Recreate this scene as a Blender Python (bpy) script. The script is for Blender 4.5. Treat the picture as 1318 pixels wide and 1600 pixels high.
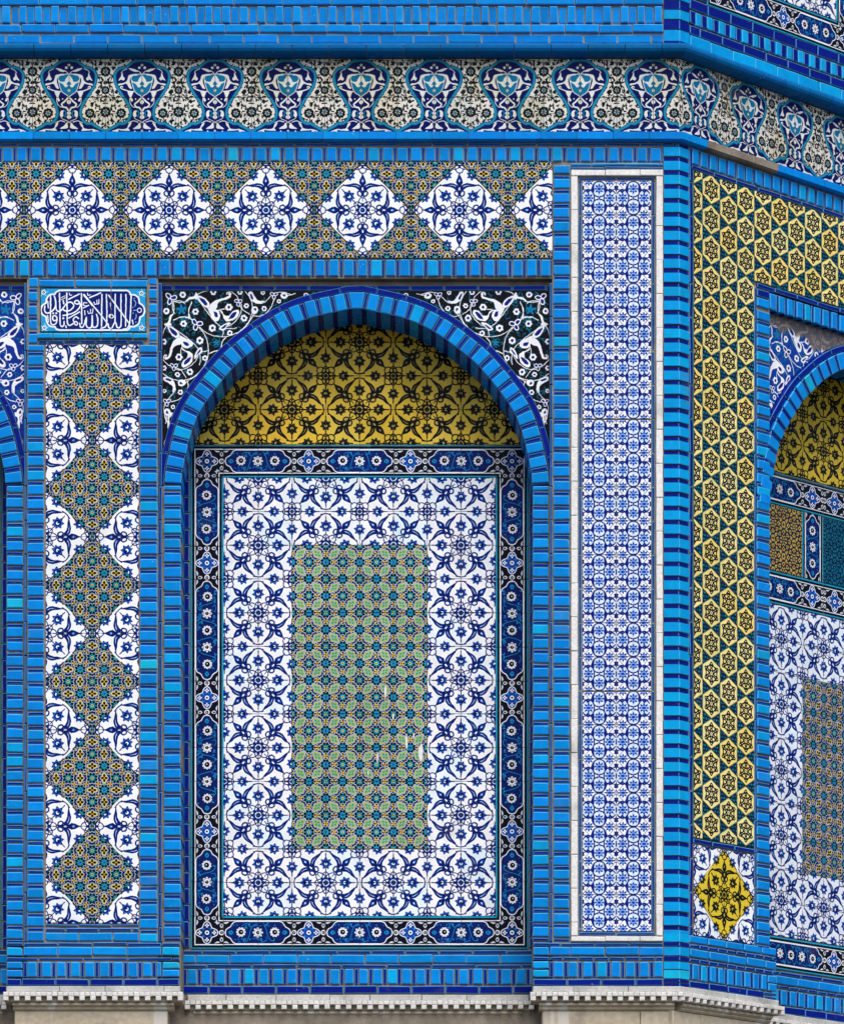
import bpy, bmesh, math, random
import numpy as np
from mathutils import Vector, Matrix

scene = bpy.context.scene
for o in list(bpy.data.objects):
    bpy.data.objects.remove(o)
COL = scene.collection
rnd = random.Random(7)

# ---------------------------------------------------------------- camera, world, sun, exposure
PX = 1.0 / 300.0            # one pixel of the wall plane is 1/300 m
DIST = 7370.0               # camera to wall, in those pixels
HOR = 2560.0                # row of the horizon, below the picture
CX = 659.0
EYE = 1.65

cam_d = bpy.data.cameras.new('camera')
cam = bpy.data.objects.new('camera', cam_d)
COL.objects.link(cam)
cam.location = (0.0, -DIST * PX, EYE)
cam.rotation_euler = (math.radians(90), 0, 0)
cam_d.sensor_fit = 'VERTICAL'
cam_d.sensor_height = 36.0
cam_d.lens = 36.0 * DIST / 1600.0
cam_d.shift_y = (HOR - 800.0) / 1600.0
cam_d.clip_start = 0.5
cam_d.clip_end = 2000.0
scene.camera = cam

SUN_EL, SUN_AZ = 54.0, 12.0     # degrees; azimuth to the right of the wall normal
world = bpy.data.worlds.new("World")
scene.world = world
world.use_nodes = True
wn = world.node_tree.nodes
wn.clear()
w_out = wn.new('ShaderNodeOutputWorld')
w_bg = wn.new('ShaderNodeBackground')
w_sky = wn.new('ShaderNodeTexSky')
w_sky.sky_type = 'NISHITA'
w_sky.sun_disc = False
w_sky.sun_elevation = math.radians(SUN_EL)
w_sky.sun_rotation = math.radians(180.0 - SUN_AZ)
w_sky.dust_density = 2.5
w_sky.air_density = 1.0
w_bg.inputs['Strength'].default_value = 0.12
world.node_tree.links.new(w_sky.outputs[0], w_bg.inputs[0])
world.node_tree.links.new(w_bg.outputs[0], w_out.inputs[0])

sun_d = bpy.data.lights.new('sun', 'SUN')
sun_d.energy = 2.0
sun_d.angle = math.radians(42.0)
sun_d.color = (1.0, 0.95, 0.88)
sun = bpy.data.objects.new('sun', sun_d)
COL.objects.link(sun)
_e, _a = math.radians(SUN_EL), math.radians(SUN_AZ)
_dir = Vector((math.sin(_a) * math.cos(_e), -math.cos(_a) * math.cos(_e), math.sin(_e)))
sun.rotation_euler = _dir.to_track_quat('Z', 'Y').to_euler()
sun.location = (3, -10, 20)

scene.view_settings.view_transform = 'Standard'
scene.view_settings.look = 'None'
scene.view_settings.exposure = 0.50
scene.view_settings.gamma = 1.0
scene.view_settings.use_curve_mapping = False

# ---------------------------------------------------------------- a small vector painter for the glazed designs
def C(r, g, b):
    return np.array([r, g, b], float) / 255.0

def crv(pts, n=7, closed=False):
    """Catmull-Rom curve through the points."""
    p = np.array(pts, float)
    m = len(p)
    out = []
    rng = range(m if closed else m - 1)
    for i in rng:
        p1, p2 = p[i], p[(i + 1) % m]
        p0 = p[i - 1] if (closed or i > 0) else p1 * 2 - p2
        p3 = p[(i + 2) % m] if (closed or i + 2 < m) else p2 * 2 - p1
        for k in range(n):
            t = k / n
            out.append(0.5 * ((2 * p1) + (p2 - p0) * t + (2 * p0 - 5 * p1 + 4 * p2 - p3) * t * t
                              + (3 * p1 - p0 - 3 * p2 + p3) * t ** 3))
    if not closed:
        out.append(p[-1])
    return np.array(out)

def ell(cx, cy, rx, ry=None, rot=0.0, n=20):
    ry = rx if ry is None else ry
    t = np.linspace(0, 2 * math.pi, n, endpoint=False)
    x, y = rx * np.cos(t), ry * np.sin(t)
    c, s = math.cos(rot), math.sin(rot)
    return np.stack([cx + c * x - s * y, cy + s * x + c * y], 1)

def polar(cx, cy, f, n=64, rot=0.0):
    t = np.linspace(0, 2 * math.pi, n, endpoint=False)
    r = np.array([f(a) for a in t])
    return np.stack([cx + r * np.cos(t + rot), cy + r * np.sin(t + rot)], 1)

def tf(pts, ang=0.0, dx=0.0, dy=0.0, sx=1.0, sy=1.0):
    p = np.array(pts, float) * np.array([sx, sy])
    c, s = math.cos(ang), math.sin(ang)
    return np.stack([dx + c * p[:, 0] - s * p[:, 1], dy + s * p[:, 0] + c * p[:, 1]], 1)

class Cv:
    """RGB canvas in design units, y up; wrap = periodic."""
    def __init__(self, w, h, ppu, bg, wrap=False, ox=0.0, oy=0.0):
        self.w, self.h, self.k, self.wrap, self.ox, self.oy = w, h, ppu, wrap, ox, oy
        self.W, self.H = int(round(w * ppu)), int(round(h * ppu))
        self.im = np.empty((self.H, self.W, 3))
        self.im[:] = bg

    def _each(self, pts, pad, fn):
        p = (np.array(pts, float) - np.array([self.ox, self.oy])) * self.k
        sh = (-1, 0, 1) if self.wrap else (0,)
        for sx in sh:
            for sy in sh:
                q = p + np.array([sx * self.W, sy * self.H])
                x0, y0 = np.floor(q.min(0) - pad).astype(int)
                x1, y1 = np.ceil(q.max(0) + pad).astype(int) + 1
                x0, y0, x1, y1 = max(x0, 0), max(y0, 0), min(x1, self.W), min(y1, self.H)
                if x0 < x1 and y0 < y1:
                    fn(q, x0, y0, x1, y1)

    def _blend(self, x0, y0, x1, y1, cov, col):
        a = cov[..., None]
        v = self.im[y0:y1, x0:x1]
        self.im[y0:y1, x0:x1] = v * (1 - a) + col * a

    @staticmethod
    def _seg(d, x0, y0, x1, y1, a, b, ra, rb, pad):
        r = max(ra, rb) + pad
        u0, v0 = max(int(min(a[0], b[0]) - r), x0), max(int(min(a[1], b[1]) - r), y0)
        u1, v1 = min(int(max(a[0], b[0]) + r) + 2, x1), min(int(max(a[1], b[1]) + r) + 2, y1)
        if u0 >= u1 or v0 >= v1:
            return
        gx, gy = np.meshgrid(np.arange(u0, u1) + .5, np.arange(v0, v1) + .5)
        ab = b - a
        L = max(ab @ ab, 1e-9)
        t = np.clip(((gx - a[0]) * ab[0] + (gy - a[1]) * ab[1]) / L, 0, 1)
        dd = np.hypot(gx - a[0] - t * ab[0], gy - a[1] - t * ab[1]) - (ra + (rb - ra) * t)
        w = d[v0 - y0:v1 - y0, u0 - x0:u1 - x0]
        np.minimum(w, dd, out=w)

    def fill(self, pts, col):
        def fn(q, x0, y0, x1, y1):
            d = np.full((y1 - y0, x1 - x0), 9.0)
            ins = np.zeros(d.shape, bool)
            gx = np.arange(x0, x1) + .5
            m = len(q)
            for i in range(m):
                a, b = q[i], q[(i + 1) % m]
                self._seg(d, x0, y0, x1, y1, a, b, 0, 0, 1.5)
                if a[1] == b[1]:
                    continue
                lo, hi = min(a[1], b[1]), max(a[1], b[1])
                r0, r1 = max(int(math.ceil(lo - .5)), y0), min(int(math.ceil(hi - .5)), y1)
                if r0 >= r1:
                    continue
                ys = np.arange(r0, r1) + .5
                xs = a[0] + (ys - a[1]) * (b[0] - a[0]) / (b[1] - a[1])
                ins[r0 - y0:r1 - y0] ^= gx[None, :] > xs[:, None]
            sd = np.where(ins, -d, d)
            self._blend(x0, y0, x1, y1, np.clip(.5 - sd, 0, 1), col)
        self._each(pts, 2, fn)
        return self

    def line(self, pts, w, col, closed=False, w2=None):
        pts = np.array(pts, float)
        if closed:
            pts = np.vstack([pts, pts[:1]])
        w2 = w if w2 is None else w2
        rr = np.linspace(w, w2, len(pts)) * self.k / 2
        def fn(q, x0, y0, x1, y1):
            d = np.full((y1 - y0, x1 - x0), 9.0)
            for i in range(len(q) - 1):
                self._seg(d, x0, y0, x1, y1, q[i], q[i + 1], rr[i], rr[i + 1], 1.5)
            self._blend(x0, y0, x1, y1, np.clip(.5 - d, 0, 1), col)
        self._each(pts, rr.max() + 2, fn)
        return self

    def dot(self, x, y, r, col):
        return self.fill(ell(x, y, r, n=16 if r < 4 else 28), col)

    def image(self, name):
        rg = np.random.RandomState(len(name))
        im = self.im
        a = np.ones((self.H, self.W, 4), np.float32)
        a[..., :3] = np.clip(im + rg.normal(0, .008, (self.H, self.W, 1)), 0, 1)
        img = bpy.data.images.new(name, self.W, self.H, alpha=False)
        img.pixels.foreach_set(a.ravel())
        img.update()
        img.pack()
        return img

WHITE = C(238, 238, 242)
NAVY = C(8, 22, 104)
INK = C(8, 10, 30)
MID = C(52, 98, 178)
TURQ = C(20, 150, 185)

# ---------------- blossom-and-lily field (A at 0,0 and 75,75; B at 75,0 and 0,75; lilies run from A to B)
def paint_lily_field(name, ground, dark, mid, light, th=1.55):
    cv = Cv(150, 150, 4, ground, True)
    A = [(0, 0), (75, 75)]
    B = [(75, 0), (0, 75)]
    for (x, y) in A:
        cv.line(polar(x, y, lambda t: 15.5 + 4.6 * math.cos(4 * t)), th, dark, True)
        cv.line(polar(x, y, lambda t: 12.8 - 4.2 * math.cos(4 * t)), th, dark, True)
    for (x, y) in B:
        cv.line(polar(x, y, lambda t: 14.2 + 3.4 * math.cos(4 * t)), th, dark, True)
        cv.line(polar(x, y, lambda t: 11.5 - 3.4 * math.cos(4 * t)), th, dark, True)
    for (x, y) in A:
        for k in range(4):
            g = math.pi / 2 * k
            T = lambda p: tf(p, g, x, y)
            for s in (-1, 1):
                M = lambda p: T(tf(p, sx=s))
                cv.line(M(crv([(28, 38.6), (33, 37.2), (37.5, 32.2), (40, 29)])), th, dark)
                cv.fill(M(crv([(2, 36), (6, 40.4), (13, 42.2), (20, 40.8), (29.5, 38.6), (22, 36.4), (15, 36.0), (9, 33.6), (4, 29.5)], 4, True)), dark)
                cv.line(M(crv([(5.5, 36.5), (10, 38.4), (18, 39.0)])), 1.7, mid, w2=.7)
                cv.line(M(crv([(6.5, 37.0), (10, 38.4), (15, 38.9)])), .8, light, w2=.4)
                e = M(ell(4.4, 25.6, 3.1, 4.2, -.45))
                cv.fill(e, light).line(e, 2.2, dark, True)
            cv.line(T([(0, 14), (0, 20), (0, 30)]), 1.2, dark)
            cv.dot(*T([(0, 20.6)])[0], 2.3, dark).dot(*T([(0, 20.6)])[0], 1.0, light)
            cv.fill(T([(-1.8, 28), (-3.9, 33.5), (-2.6, 38), (-5.4, 43), (-4.3, 48), (-1.4, 54), (0, 60.5),
                       (1.4, 54), (4.3, 48), (5.4, 43), (2.6, 38), (3.9, 33.5), (1.8, 28)]), dark)
            cv.fill(T([(0, 42.2), (2.3, 46), (0, 50.5), (-2.3, 46)]), mid)
            cv.fill(T([(0, 43.6), (1.1, 45.6), (0, 47.6), (-1.1, 45.6)]), light)
            cv.fill(T(ell(0, 33.2, 1.3, 2.7)), light)
    def palmette(x, y, g, r):
        T = lambda p: tf(p, g, x, y, r, r)
        cv.line(T([(0, -15), (0, 13)]), th, dark)
        for q in range(7):
            f = math.radians(90 - 51.4 * q)
            c, s = math.cos(f), math.sin(f)
            l = 9.6 if q == 0 else 8.8
            cv.fill(T([(l * c, l * s), (4.6 * c - 2.9 * s, 4.6 * s + 2.9 * c), (3 * c, 3 * s), (4.6 * c + 2.9 * s, 4.6 * s - 2.9 * c)]), dark)
        cv.fill(T(ell(0, 0, 5.0)), dark)
        cv.line(T(ell(0, 0, 5.4)), 1.3, mid, True)
        cv.fill(T(ell(0, -.5, 2.3)), light)
        cv.fill(T(ell(0, .9, 1.5)), dark)
    for (x, y) in A:
        for k in range(4):
            g = math.pi / 2 * k + math.pi / 4
            palmette(x + 30.5 * math.cos(g), y + 30.5 * math.sin(g), g - math.pi / 2, 1.16)
    for (x, y) in B:
        for k in range(4):
            g = math.pi / 2 * k + math.pi / 4
            palmette(x + 28.5 * math.cos(g), y + 28.5 * math.sin(g), g - math.pi / 2, 1.08)
    for (x, y) in A:
        cv.fill(polar(x, y, lambda t: 9.8 + 1.9 * math.cos(8 * t)), dark)
        for k in range(8):
            g = math.pi / 4 * k + math.pi / 8
            cv.line([(x + 6 * math.cos(g), y + 6 * math.sin(g)), (x + 8.6 * math.cos(g), y + 8.6 * math.sin(g))], .8, mid)
        cv.dot(x, y, 5.3, light).dot(x, y, 3.9, dark).dot(x, y, 1.3, mid)
    for (x, y) in B:
        cv.fill(polar(x, y, lambda t: 8.4 + 1.9 * math.cos(8 * t)), dark)
        cv.line(ell(x, y, 3.6), 1.1, light, True)
        cv.dot(x, y, 1.2, mid)
    return cv.image(name)

# ---------------- small interlace mosaic, axis aligned, two by two units of 26.5
def paint_mosaic(name, quat, quat_rim, dots, flower, navy, ink, straw, lite, qs=1.0, ds=1.0):
    p = 26.5
    cv = Cv(2 * p, 2 * p, 6, navy, True)
    for i in range(2):
        for j in range(2):
            x, y = i * p, j * p
            for (ex, ey, g) in ((x + p / 2, y, 0), (x, y + p / 2, math.pi / 2)):
                for s in (-1, 1):
                    for u in (-1, 1):
                        pass
                T = lambda q: tf(q, g, ex, ey)
                cv.line(T(crv([(-6.4, -5.4), (-3.0, -2.2), (0, -5.6), (3.0, -2.2), (6.4, -5.4)])), .8, lite)
                cv.line(T(crv([(-6.4, 5.4), (-3.0, 2.2), (0, 5.6), (3.0, 2.2), (6.4, 5.4)])), .8, lite)
                for k in range(4 if (i + j) % 2 else 3):
                    a = k * 2 * math.pi / (4 if (i + j) % 2 else 3) + .6
                    cv.fill(T(ell(2.1 * math.cos(a), 2.1 * math.sin(a), 1.9, 1.15, a)), straw)
                cv.dot(ex, ey, 1.1, C(120, 70, 20))
            star = polar(x, y, lambda t: 8.7 + 1.3 * math.cos(8 * t), 64, math.pi / 8)
            cv.fill(star, ink).line(star, .85, lite, True)
            for k in range(8):
                a = k * math.pi / 4
                cv.fill(ell(x + 3.6 * math.cos(a), y + 3.6 * math.sin(a), 2.2, 1.25, a), flower)
            cv.dot(x, y, 2.2, MID if (i + j) % 2 else straw).dot(x, y, 1.0, navy)
            qx, qy = x + p / 2, y + p / 2
            d = 1 if (i + j) % 2 else -1
            f = lambda t: 6.0 * qs + 1.0 * math.cos(4 * t - math.pi) + 1.3 * math.cos(2 * t - d * math.pi / 2)
            cv.line(polar(qx, qy, lambda t: f(t) + .7), .9, lite, True)
            cv.fill(polar(qx, qy, f), quat_rim)
            cv.fill(polar(qx, qy, lambda t: f(t) - 1.4), quat)
            for k in range(4):
                a = math.pi / 4 + k * math.pi / 2
                rr = 4.0 if (k % 2 == 0) == (d > 0) else 2.7
                cv.fill(ell(qx + rr * math.cos(a), qy + rr * math.sin(a), 2.0 * ds, 1.5 * ds, a), dots)
            cv.dot(qx, qy, .8, quat_rim)
    return cv.image(name)

# ---------------- close blue and white rosette tile 53.3 x 53.1
def paint_rosette_tile(name):
    w, h = 53.4, 53.1
    cv = Cv(w, h, 6, C(236, 236, 241), True)
    D, M = C(2, 30, 118), C(28, 92, 192)
    def star(x, y, r):
        cv.fill(polar(x, y, lambda t: r * (.78 + .22 * math.cos(8 * t)), 64), D)
        cv.fill(ell(x, y, r * .62), M)
        cv.line(ell(x, y, r * .5, r * .36), .8, C(190, 205, 235), True)
        cv.dot(x, y, r * .16, D)
    th = 1.0
    for (s) in (-1, 1):
        for u in (-1, 1):
            cv.line([(0, 0), (s * 26.7, u * 26.5)], .9, D)
            cv.line([(s * 26.7, 0), (s * 9, u * 20)], .7, D)
    for sy in (-1, 1):
        y = sy * 12.8
        cv.fill(ell(0, y, 11.2, 12.2, 0, 36), C(196, 214, 240)).line(ell(0, y, 11.2, 12.2, 0, 36), 1.9, D, True)
        for k in range(8):
            g = k * .785 + .39
            cv.dot(9.0 * math.cos(g), y + 9.6 * math.sin(g), 1.1, C(240, 242, 246))
        for sx in (-1, 1):
            cv.fill(tf(crv([(9.2, -6), (11.8, 0), (9.6, 6.5), (7.0, 9), (7.8, 3), (7.4, -2)], 4, True), 0, 0, y, sx, -sy), D)
            cv.fill(tf(crv([(3.0, 6.4), (6.0, 8.2), (6.2, 4.6)], 4, True), 0, 0, y, sx, sy), C(240, 240, 244))
            cv.line(tf(crv([(11.5, 0), (14, 4), (17, 5.5), (19, 3.6)]), 0, 0, y, sx, sy), 1.2, D)
        star(0, y - sy * .6, 7.8)
    for sx in (-1, 1):
        cv.fill(ell(sx * 17, 26.5, 9.6, 13.2, 0, 36), C(204, 220, 242)).line(ell(sx * 17, 26.5, 9.6, 13.2, 0, 36), 1.9, D, True)
        cv.dot(sx * 17, 37, 2.3, C(242, 242, 246)).dot(sx * 17, 16, 2.3, C(242, 242, 246))
        for sy in (-1, 1):
            cv.fill(tf(crv([(13, 15.5), (17, 12.2), (22, 14), (24.6, 18), (21, 16.6), (17, 15.2)], 4, True), 0, 0, 0, sx, sy), D)
            cv.fill(tf(crv([(13.6, 15.2), (17.2, 19.0), (21, 15.8)], 4), 0, 0, 0, sx, sy), D)
            cv.fill(tf([(26.7, 7), (23, 8), (24, 11.5), (21, 13.5), (25, 14), (26.7, 17)], 0, 0, 0, sx, sy), D)
            cv.dot(sx * 3.0, 26.5 + sy * 2.6, 1.2, D)
        star(sx * 16.2, 0, 7.8)
        star(sx * 16.6, 26.5, 8.2)
        cv.fill([(sx * 26.7, 4.2), (sx * 29.9, 0), (sx * 26.7, -4.2), (sx * 23.5, 0)], C(240, 240, 244))
        cv.line([(sx * 26.7, 4.2), (sx * 29.9, 0), (sx * 26.7, -4.2), (sx * 23.5, 0)], .8, D, True)
        cv.dot(sx * 26.7, 21, 1.9, C(240, 240, 244)).dot(sx * 26.7, 32, 1.9, C(240, 240, 244))
    cv.dot(0, 26.5, 1.2, M)
    return cv.image(name)

# ---------------- keyhole medallion frieze, one tile column 114 x 116 (upper and lower tile together)
def paint_keyhole(name):
    cv = Cv(114, 116, 6, C(214, 210, 200), False, -57, 0)
    K = 10.98
    P = lambda L: np.array([((a - 620) / K, 116 - (b - 85) / K) for a, b in L])
    blk, tq, nv, wh = C(14, 18, 22), C(8, 108, 146), C(5, 16, 84), C(218, 218, 212)
    sym = lambda p: (p, p * np.array([-1, 1]))
    def rosette(x, y, r):
        for k in range(9):
            a = k * 2 * math.pi / 9 + x
            cv.dot(x + r * .68 * math.cos(a), y + r * .68 * math.sin(a), r * .33, blk)
        cv.dot(x, y, r * .66, blk)
        for k in range(6):
            a = k * math.pi / 3 + .3
            cv.dot(x + r * .38 * math.cos(a), y + r * .38 * math.sin(a), r * .15, C(150, 165, 165))
        cv.dot(x, y, r * .2, C(60, 110, 130))
    rr = random.Random(3)
    for s in (-1, 1):
        for L in ([(57, 34), (44, 44), (33, 58), (25, 44)], [(57, 34), (48, 24), (38, 14), (30, 22)], [(57, 34), (44, 30), (32, 32)],
                  [(57, 66), (50, 78), (42, 98)], [(57, 96), (48, 88), (50, 72), (44, 62)], [(57, 96), (46, 104), (34, 112), (20, 115)],
                  [(57, 66), (48, 58), (40, 48)], [(57, 34), (52, 18), (57, 8)], [(57, 110), (44, 113), (28, 115)]):
            cv.line(crv([(s * a, b) for a, b in L]), .75, blk)
        rosette(s * 32.5, 31, 8.0)
        rosette(s * 57, 33, 8.6)
        rosette(s * 57, 96, 8.2)
        rosette(s * 57, 67, 6.8)
        for (x, y, r) in ((38, 47, 4.2), (45, 20, 3.8), (36, 17, 3.0), (43, 102, 4.0), (51, 80, 3.6), (42, 63, 4.0), (47, 88, 3.0), (52, 110, 4.2),
                          (30, 111, 3.6), (40, 112, 2.6), (50, 52, 2.6), (24, 43, 2.6), (25, 22, 2.6), (52, 16, 2.8), (48, 108, 2.4), (16, 114, 3)):
            g = rr.random() * 6
            for q in (-.6, 0, .6):
                cv.fill(tf(ell(r * .5, 0, r * .75, r * .34), g + q, s * x, y), blk)
    for q in range(230):
        x, y = rr.uniform(20, 57), rr.uniform(4, 115)
        if min(math.hypot(x - a, y - b) - c for a, b, c in ((32.5, 31, 9), (57, 33, 9.5), (57, 96, 9), (57, 67, 7.5))) < 0:
            continue
        g = rr.random() * 6
        for s in (-1, 1):
            cv.fill(tf(ell(0, 0, rr.uniform(1.5, 3.2), rr.uniform(.6, 1.4)), g * s, s * x, y), blk)
    R = [(620, 112), (760, 132), (898, 238), (1000, 250), (1076, 330), (1085, 440), (1050, 560), (960, 710), (875, 830), (826, 950),
         (820, 1050), (860, 1140), (935, 1196), (1010, 1192), (1060, 1228), (1150, 1278), (1250, 1335)]
    a1, a2, a3 = crv(P(R[:3]), 8), crv(P(R[2:14]), 6), crv(P(R[13:]), 6)
    half = np.vstack([a1, a2[1:], a3[1:]])
    full = np.vstack([half, [(60, -4), (-60, -4)], (half * np.array([-1, 1]))[::-1]])
    cv.fill(full, nv)
    whole = np.vstack([(half * np.array([-1, 1]))[::-1], half[1:]])
    cv.line(whole, 5.2, C(14, 60, 92)).line(whole, 4.2, tq).line(whole, 1.3, C(34, 146, 176))
    heart = crv(P([(620, 345), (690, 350), (790, 385), (800, 460), (745, 640), (650, 715), (622, 740)]), 5)
    hh = np.vstack([heart, (heart * np.array([-1, 1]))[::-1]])
    cv.fill(hh, C(8, 108, 150)).line(hh, 1.1, wh, True)
    for s in (-1, 1):
        F = lambda L, c=wh, n=4: cv.fill(crv(P(L), n, True) * np.array([s, 1]), c)
        G = lambda L, w, c=wh, w2=None: cv.line(crv(P(L), 5) * np.array([s, 1]), w, c, w2=w2)
        F([(620, 372), (676, 430), (700, 478), (765, 475), (790, 452), (795, 480), (730, 515), (685, 572), (645, 560), (618, 500)])
        F([(700, 343), (785, 350), (850, 372), (875, 455), (930, 498), (1018, 512), (1018, 545), (940, 525), (885, 515), (835, 588), (790, 595), (818, 520), (828, 440), (786, 382), (700, 366)])
        F([(690, 300), (760, 258), (850, 248), (800, 285), (740, 308)])
        G([(612, 372), (650, 320), (700, 285)], 1.0)
        F([(955, 318), (985, 392), (1022, 462), (975, 442), (940, 458), (915, 425), (945, 385)])
        G([(880, 255), (950, 290), (975, 330)], .9)
        G([(762, 648), (850, 640), (950, 605), (990, 580), (970, 560), (950, 572)], 1.7)
        F([(775, 650), (868, 638), (835, 735), (805, 815), (775, 800), (800, 740)])
        G([(830, 760), (820, 850), (770, 910), (730, 912)], 1.0)
        G([(625, 745), (690, 815), (745, 865), (715, 912), (665, 925), (632, 972)], 2.4)
        F([(622, 790), (655, 820), (645, 850), (622, 862)])
        F([(700, 968), (760, 985), (775, 1055), (748, 1085), (715, 1065), (722, 1010)])
        G([(770, 1040), (740, 1110), (660, 1150), (590, 1190)], .9)
        F([(622, 985), (655, 1020), (622, 1050)])
        F([(622, 1045), (662, 1085), (622, 1120)])
        F([(660, 1180), (700, 1230), (775, 1285), (690, 1285), (640, 1262)])
        F([(800, 1175), (850, 1210), (880, 1275), (960, 1292), (1020, 1290), (1000, 1310), (900, 1318), (830, 1318), (855, 1275), (820, 1230)])
        G([(690, 1170), (770, 1150), (850, 1185)], 1.2)
        F([(1020, 1290), (1080, 1305), (1140, 1330), (1070, 1330), (1040, 1345)])
        cv.dot(s * 11.5, 116 - (1330 - 85) / K, 1.3, wh)
        cv.dot(s * 10, 116 - (775 - 85) / K, 1.1, wh)
        cv.dot(s * 4.3, 116 - (238 - 85) / K, 2.1, wh)
        G([(700, 975), (672, 1010), (690, 1080)], 2.2, tq)
    cv.dot(0, 116 - (192 - 85) / K, 2.2, wh)
    cv.fill(crv(P([(620, 470), (660, 520), (640, 538), (620, 530), (600, 538), (580, 520)]), 4, True), C(8, 108, 150))
    cv.fill(P([(620, 590), (645, 630), (620, 668), (595, 630)]), C(220, 205, 160))
    cv.fill(P([(620, 1290), (640, 1320), (620, 1355), (600, 1320)]), wh)
    return cv.image(name)

# ---------------- border strips: length along x, height 51 units, centred on y = 0
BH = 25.5
def border_ground(cv, L, top=True, bottom=True):
    for s, on in ((1, top), (-1, bottom)):
        if not on:
            continue
        for y0, y1, c in ((18.0, 19.3, WHITE), (19.3, 23.0, INK), (23.0, 25.6, TURQ)):
            cv.fill([(-L, s * y0), (L, s * y0), (L, s * y1), (-L, s * y1)], c)
BLUE_F = C(10, 58, 146)
DEEP = C(6, 24, 88)
def quatrefoil(cv, x=0.0, y=0.0, fillc=BLUE_F):
    f = lambda t: 14.0 + 3.2 * math.cos(4 * t)
    q = polar(x, y, f, 96)
    cv.fill(q, fillc).line(q, 1.35, WHITE, True)
    cv.line(polar(x, y, lambda t: 7.3 + .9 * math.cos(4 * t)), .8, C(30, 110, 190), True)
    for k in range(4):
        a = k * math.pi / 2
        cx, cy = x + 11.4 * math.cos(a), y + 11.4 * math.sin(a)
        cv.fill(polar(cx, cy, lambda t: 2.7 + 1.0 * math.cos(4 * t)), WHITE).dot(cx, cy, 1.0, INK)
        b = a + math.pi / 4
        cv.dot(x + 8.6 * math.cos(b), y + 8.6 * math.sin(b), 1.4, C(40, 130, 200))
    cv.dot(x, y, 3.5, WHITE).dot(x, y, 1.6, DEEP)
def knot(cv, x, y, g, both=True):
    for s in (-1, 1):
        T = lambda p: tf(p, g, x, y, 1, s)
        cv.fill(T(crv([(0, 7.0), (2.6, 10), (1.8, 13.4), (0, 14.2), (-1.8, 13.4), (-2.6, 10)], 4, True)), C(205, 210, 218))
        cv.fill(T(ell(0, 11.2, 1.2, 2.0)), INK)
        for u in (-1, 1):
            cv.fill(T(tf(crv([(2.5, 15.4), (8.5, 16.6), (11, 16.4), (6.5, 13.6)], 4, True), sx=u)), C(205, 210, 218))
    cv.dot(x, y, 4.1, WHITE).dot(x, y, 2.5, INK).dot(x, y, 1.0, C(190, 195, 205))
def rosette_small(cv, x, y, v):
    n = 8 if v else 10
    for k in range(n):
        a = k * 2 * math.pi / n
        cv.fill(ell(x + 5.3 * math.cos(a), y + 5.3 * math.sin(a), 2.9 if v else 2.4, 1.75, a), WHITE)
        cv.dot(x + 5.5 * math.cos(a), y + 5.5 * math.sin(a), .7 if v else .45, INK)
    cv.dot(x, y, 4.0, WHITE if v else INK)
    cv.dot(x, y, 2.7, INK).dot(x + .5, y + .4, .9, WHITE)
def paint_border_q(name):
    cv = Cv(51, 51, 6, INK, False, -BH, -BH)
    for s in (-1, 1):
        knot(cv, s * 22.8, 0, 0)
    border_ground(cv, 30)
    quatrefoil(cv)
    return cv.image(name)
def paint_border_corner(name):
    cv = Cv(51, 51, 6, INK, False, -BH, -BH)
    knot(cv, 22.8, 0, 0)
    knot(cv, 0, -22.8, math.pi / 2)
    for (a, b, c) in ((18.0, 19.6, WHITE), (19.6, 23.4, INK), (23.4, 25.6, TURQ)):
        cv.fill([(-a, 30), (-b, 30), (-b, -30), (-a, -30)] if False else [(-b, -30), (-a, -30), (-a, a), (30, a), (30, b), (-b, b)], c)
        cv.fill([(a, -30), (b, -30), (b, -b), (30, -b), (30, -a), (a, -a)], c)
    quatrefoil(cv, fillc=DEEP)
    return cv.image(name)
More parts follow.
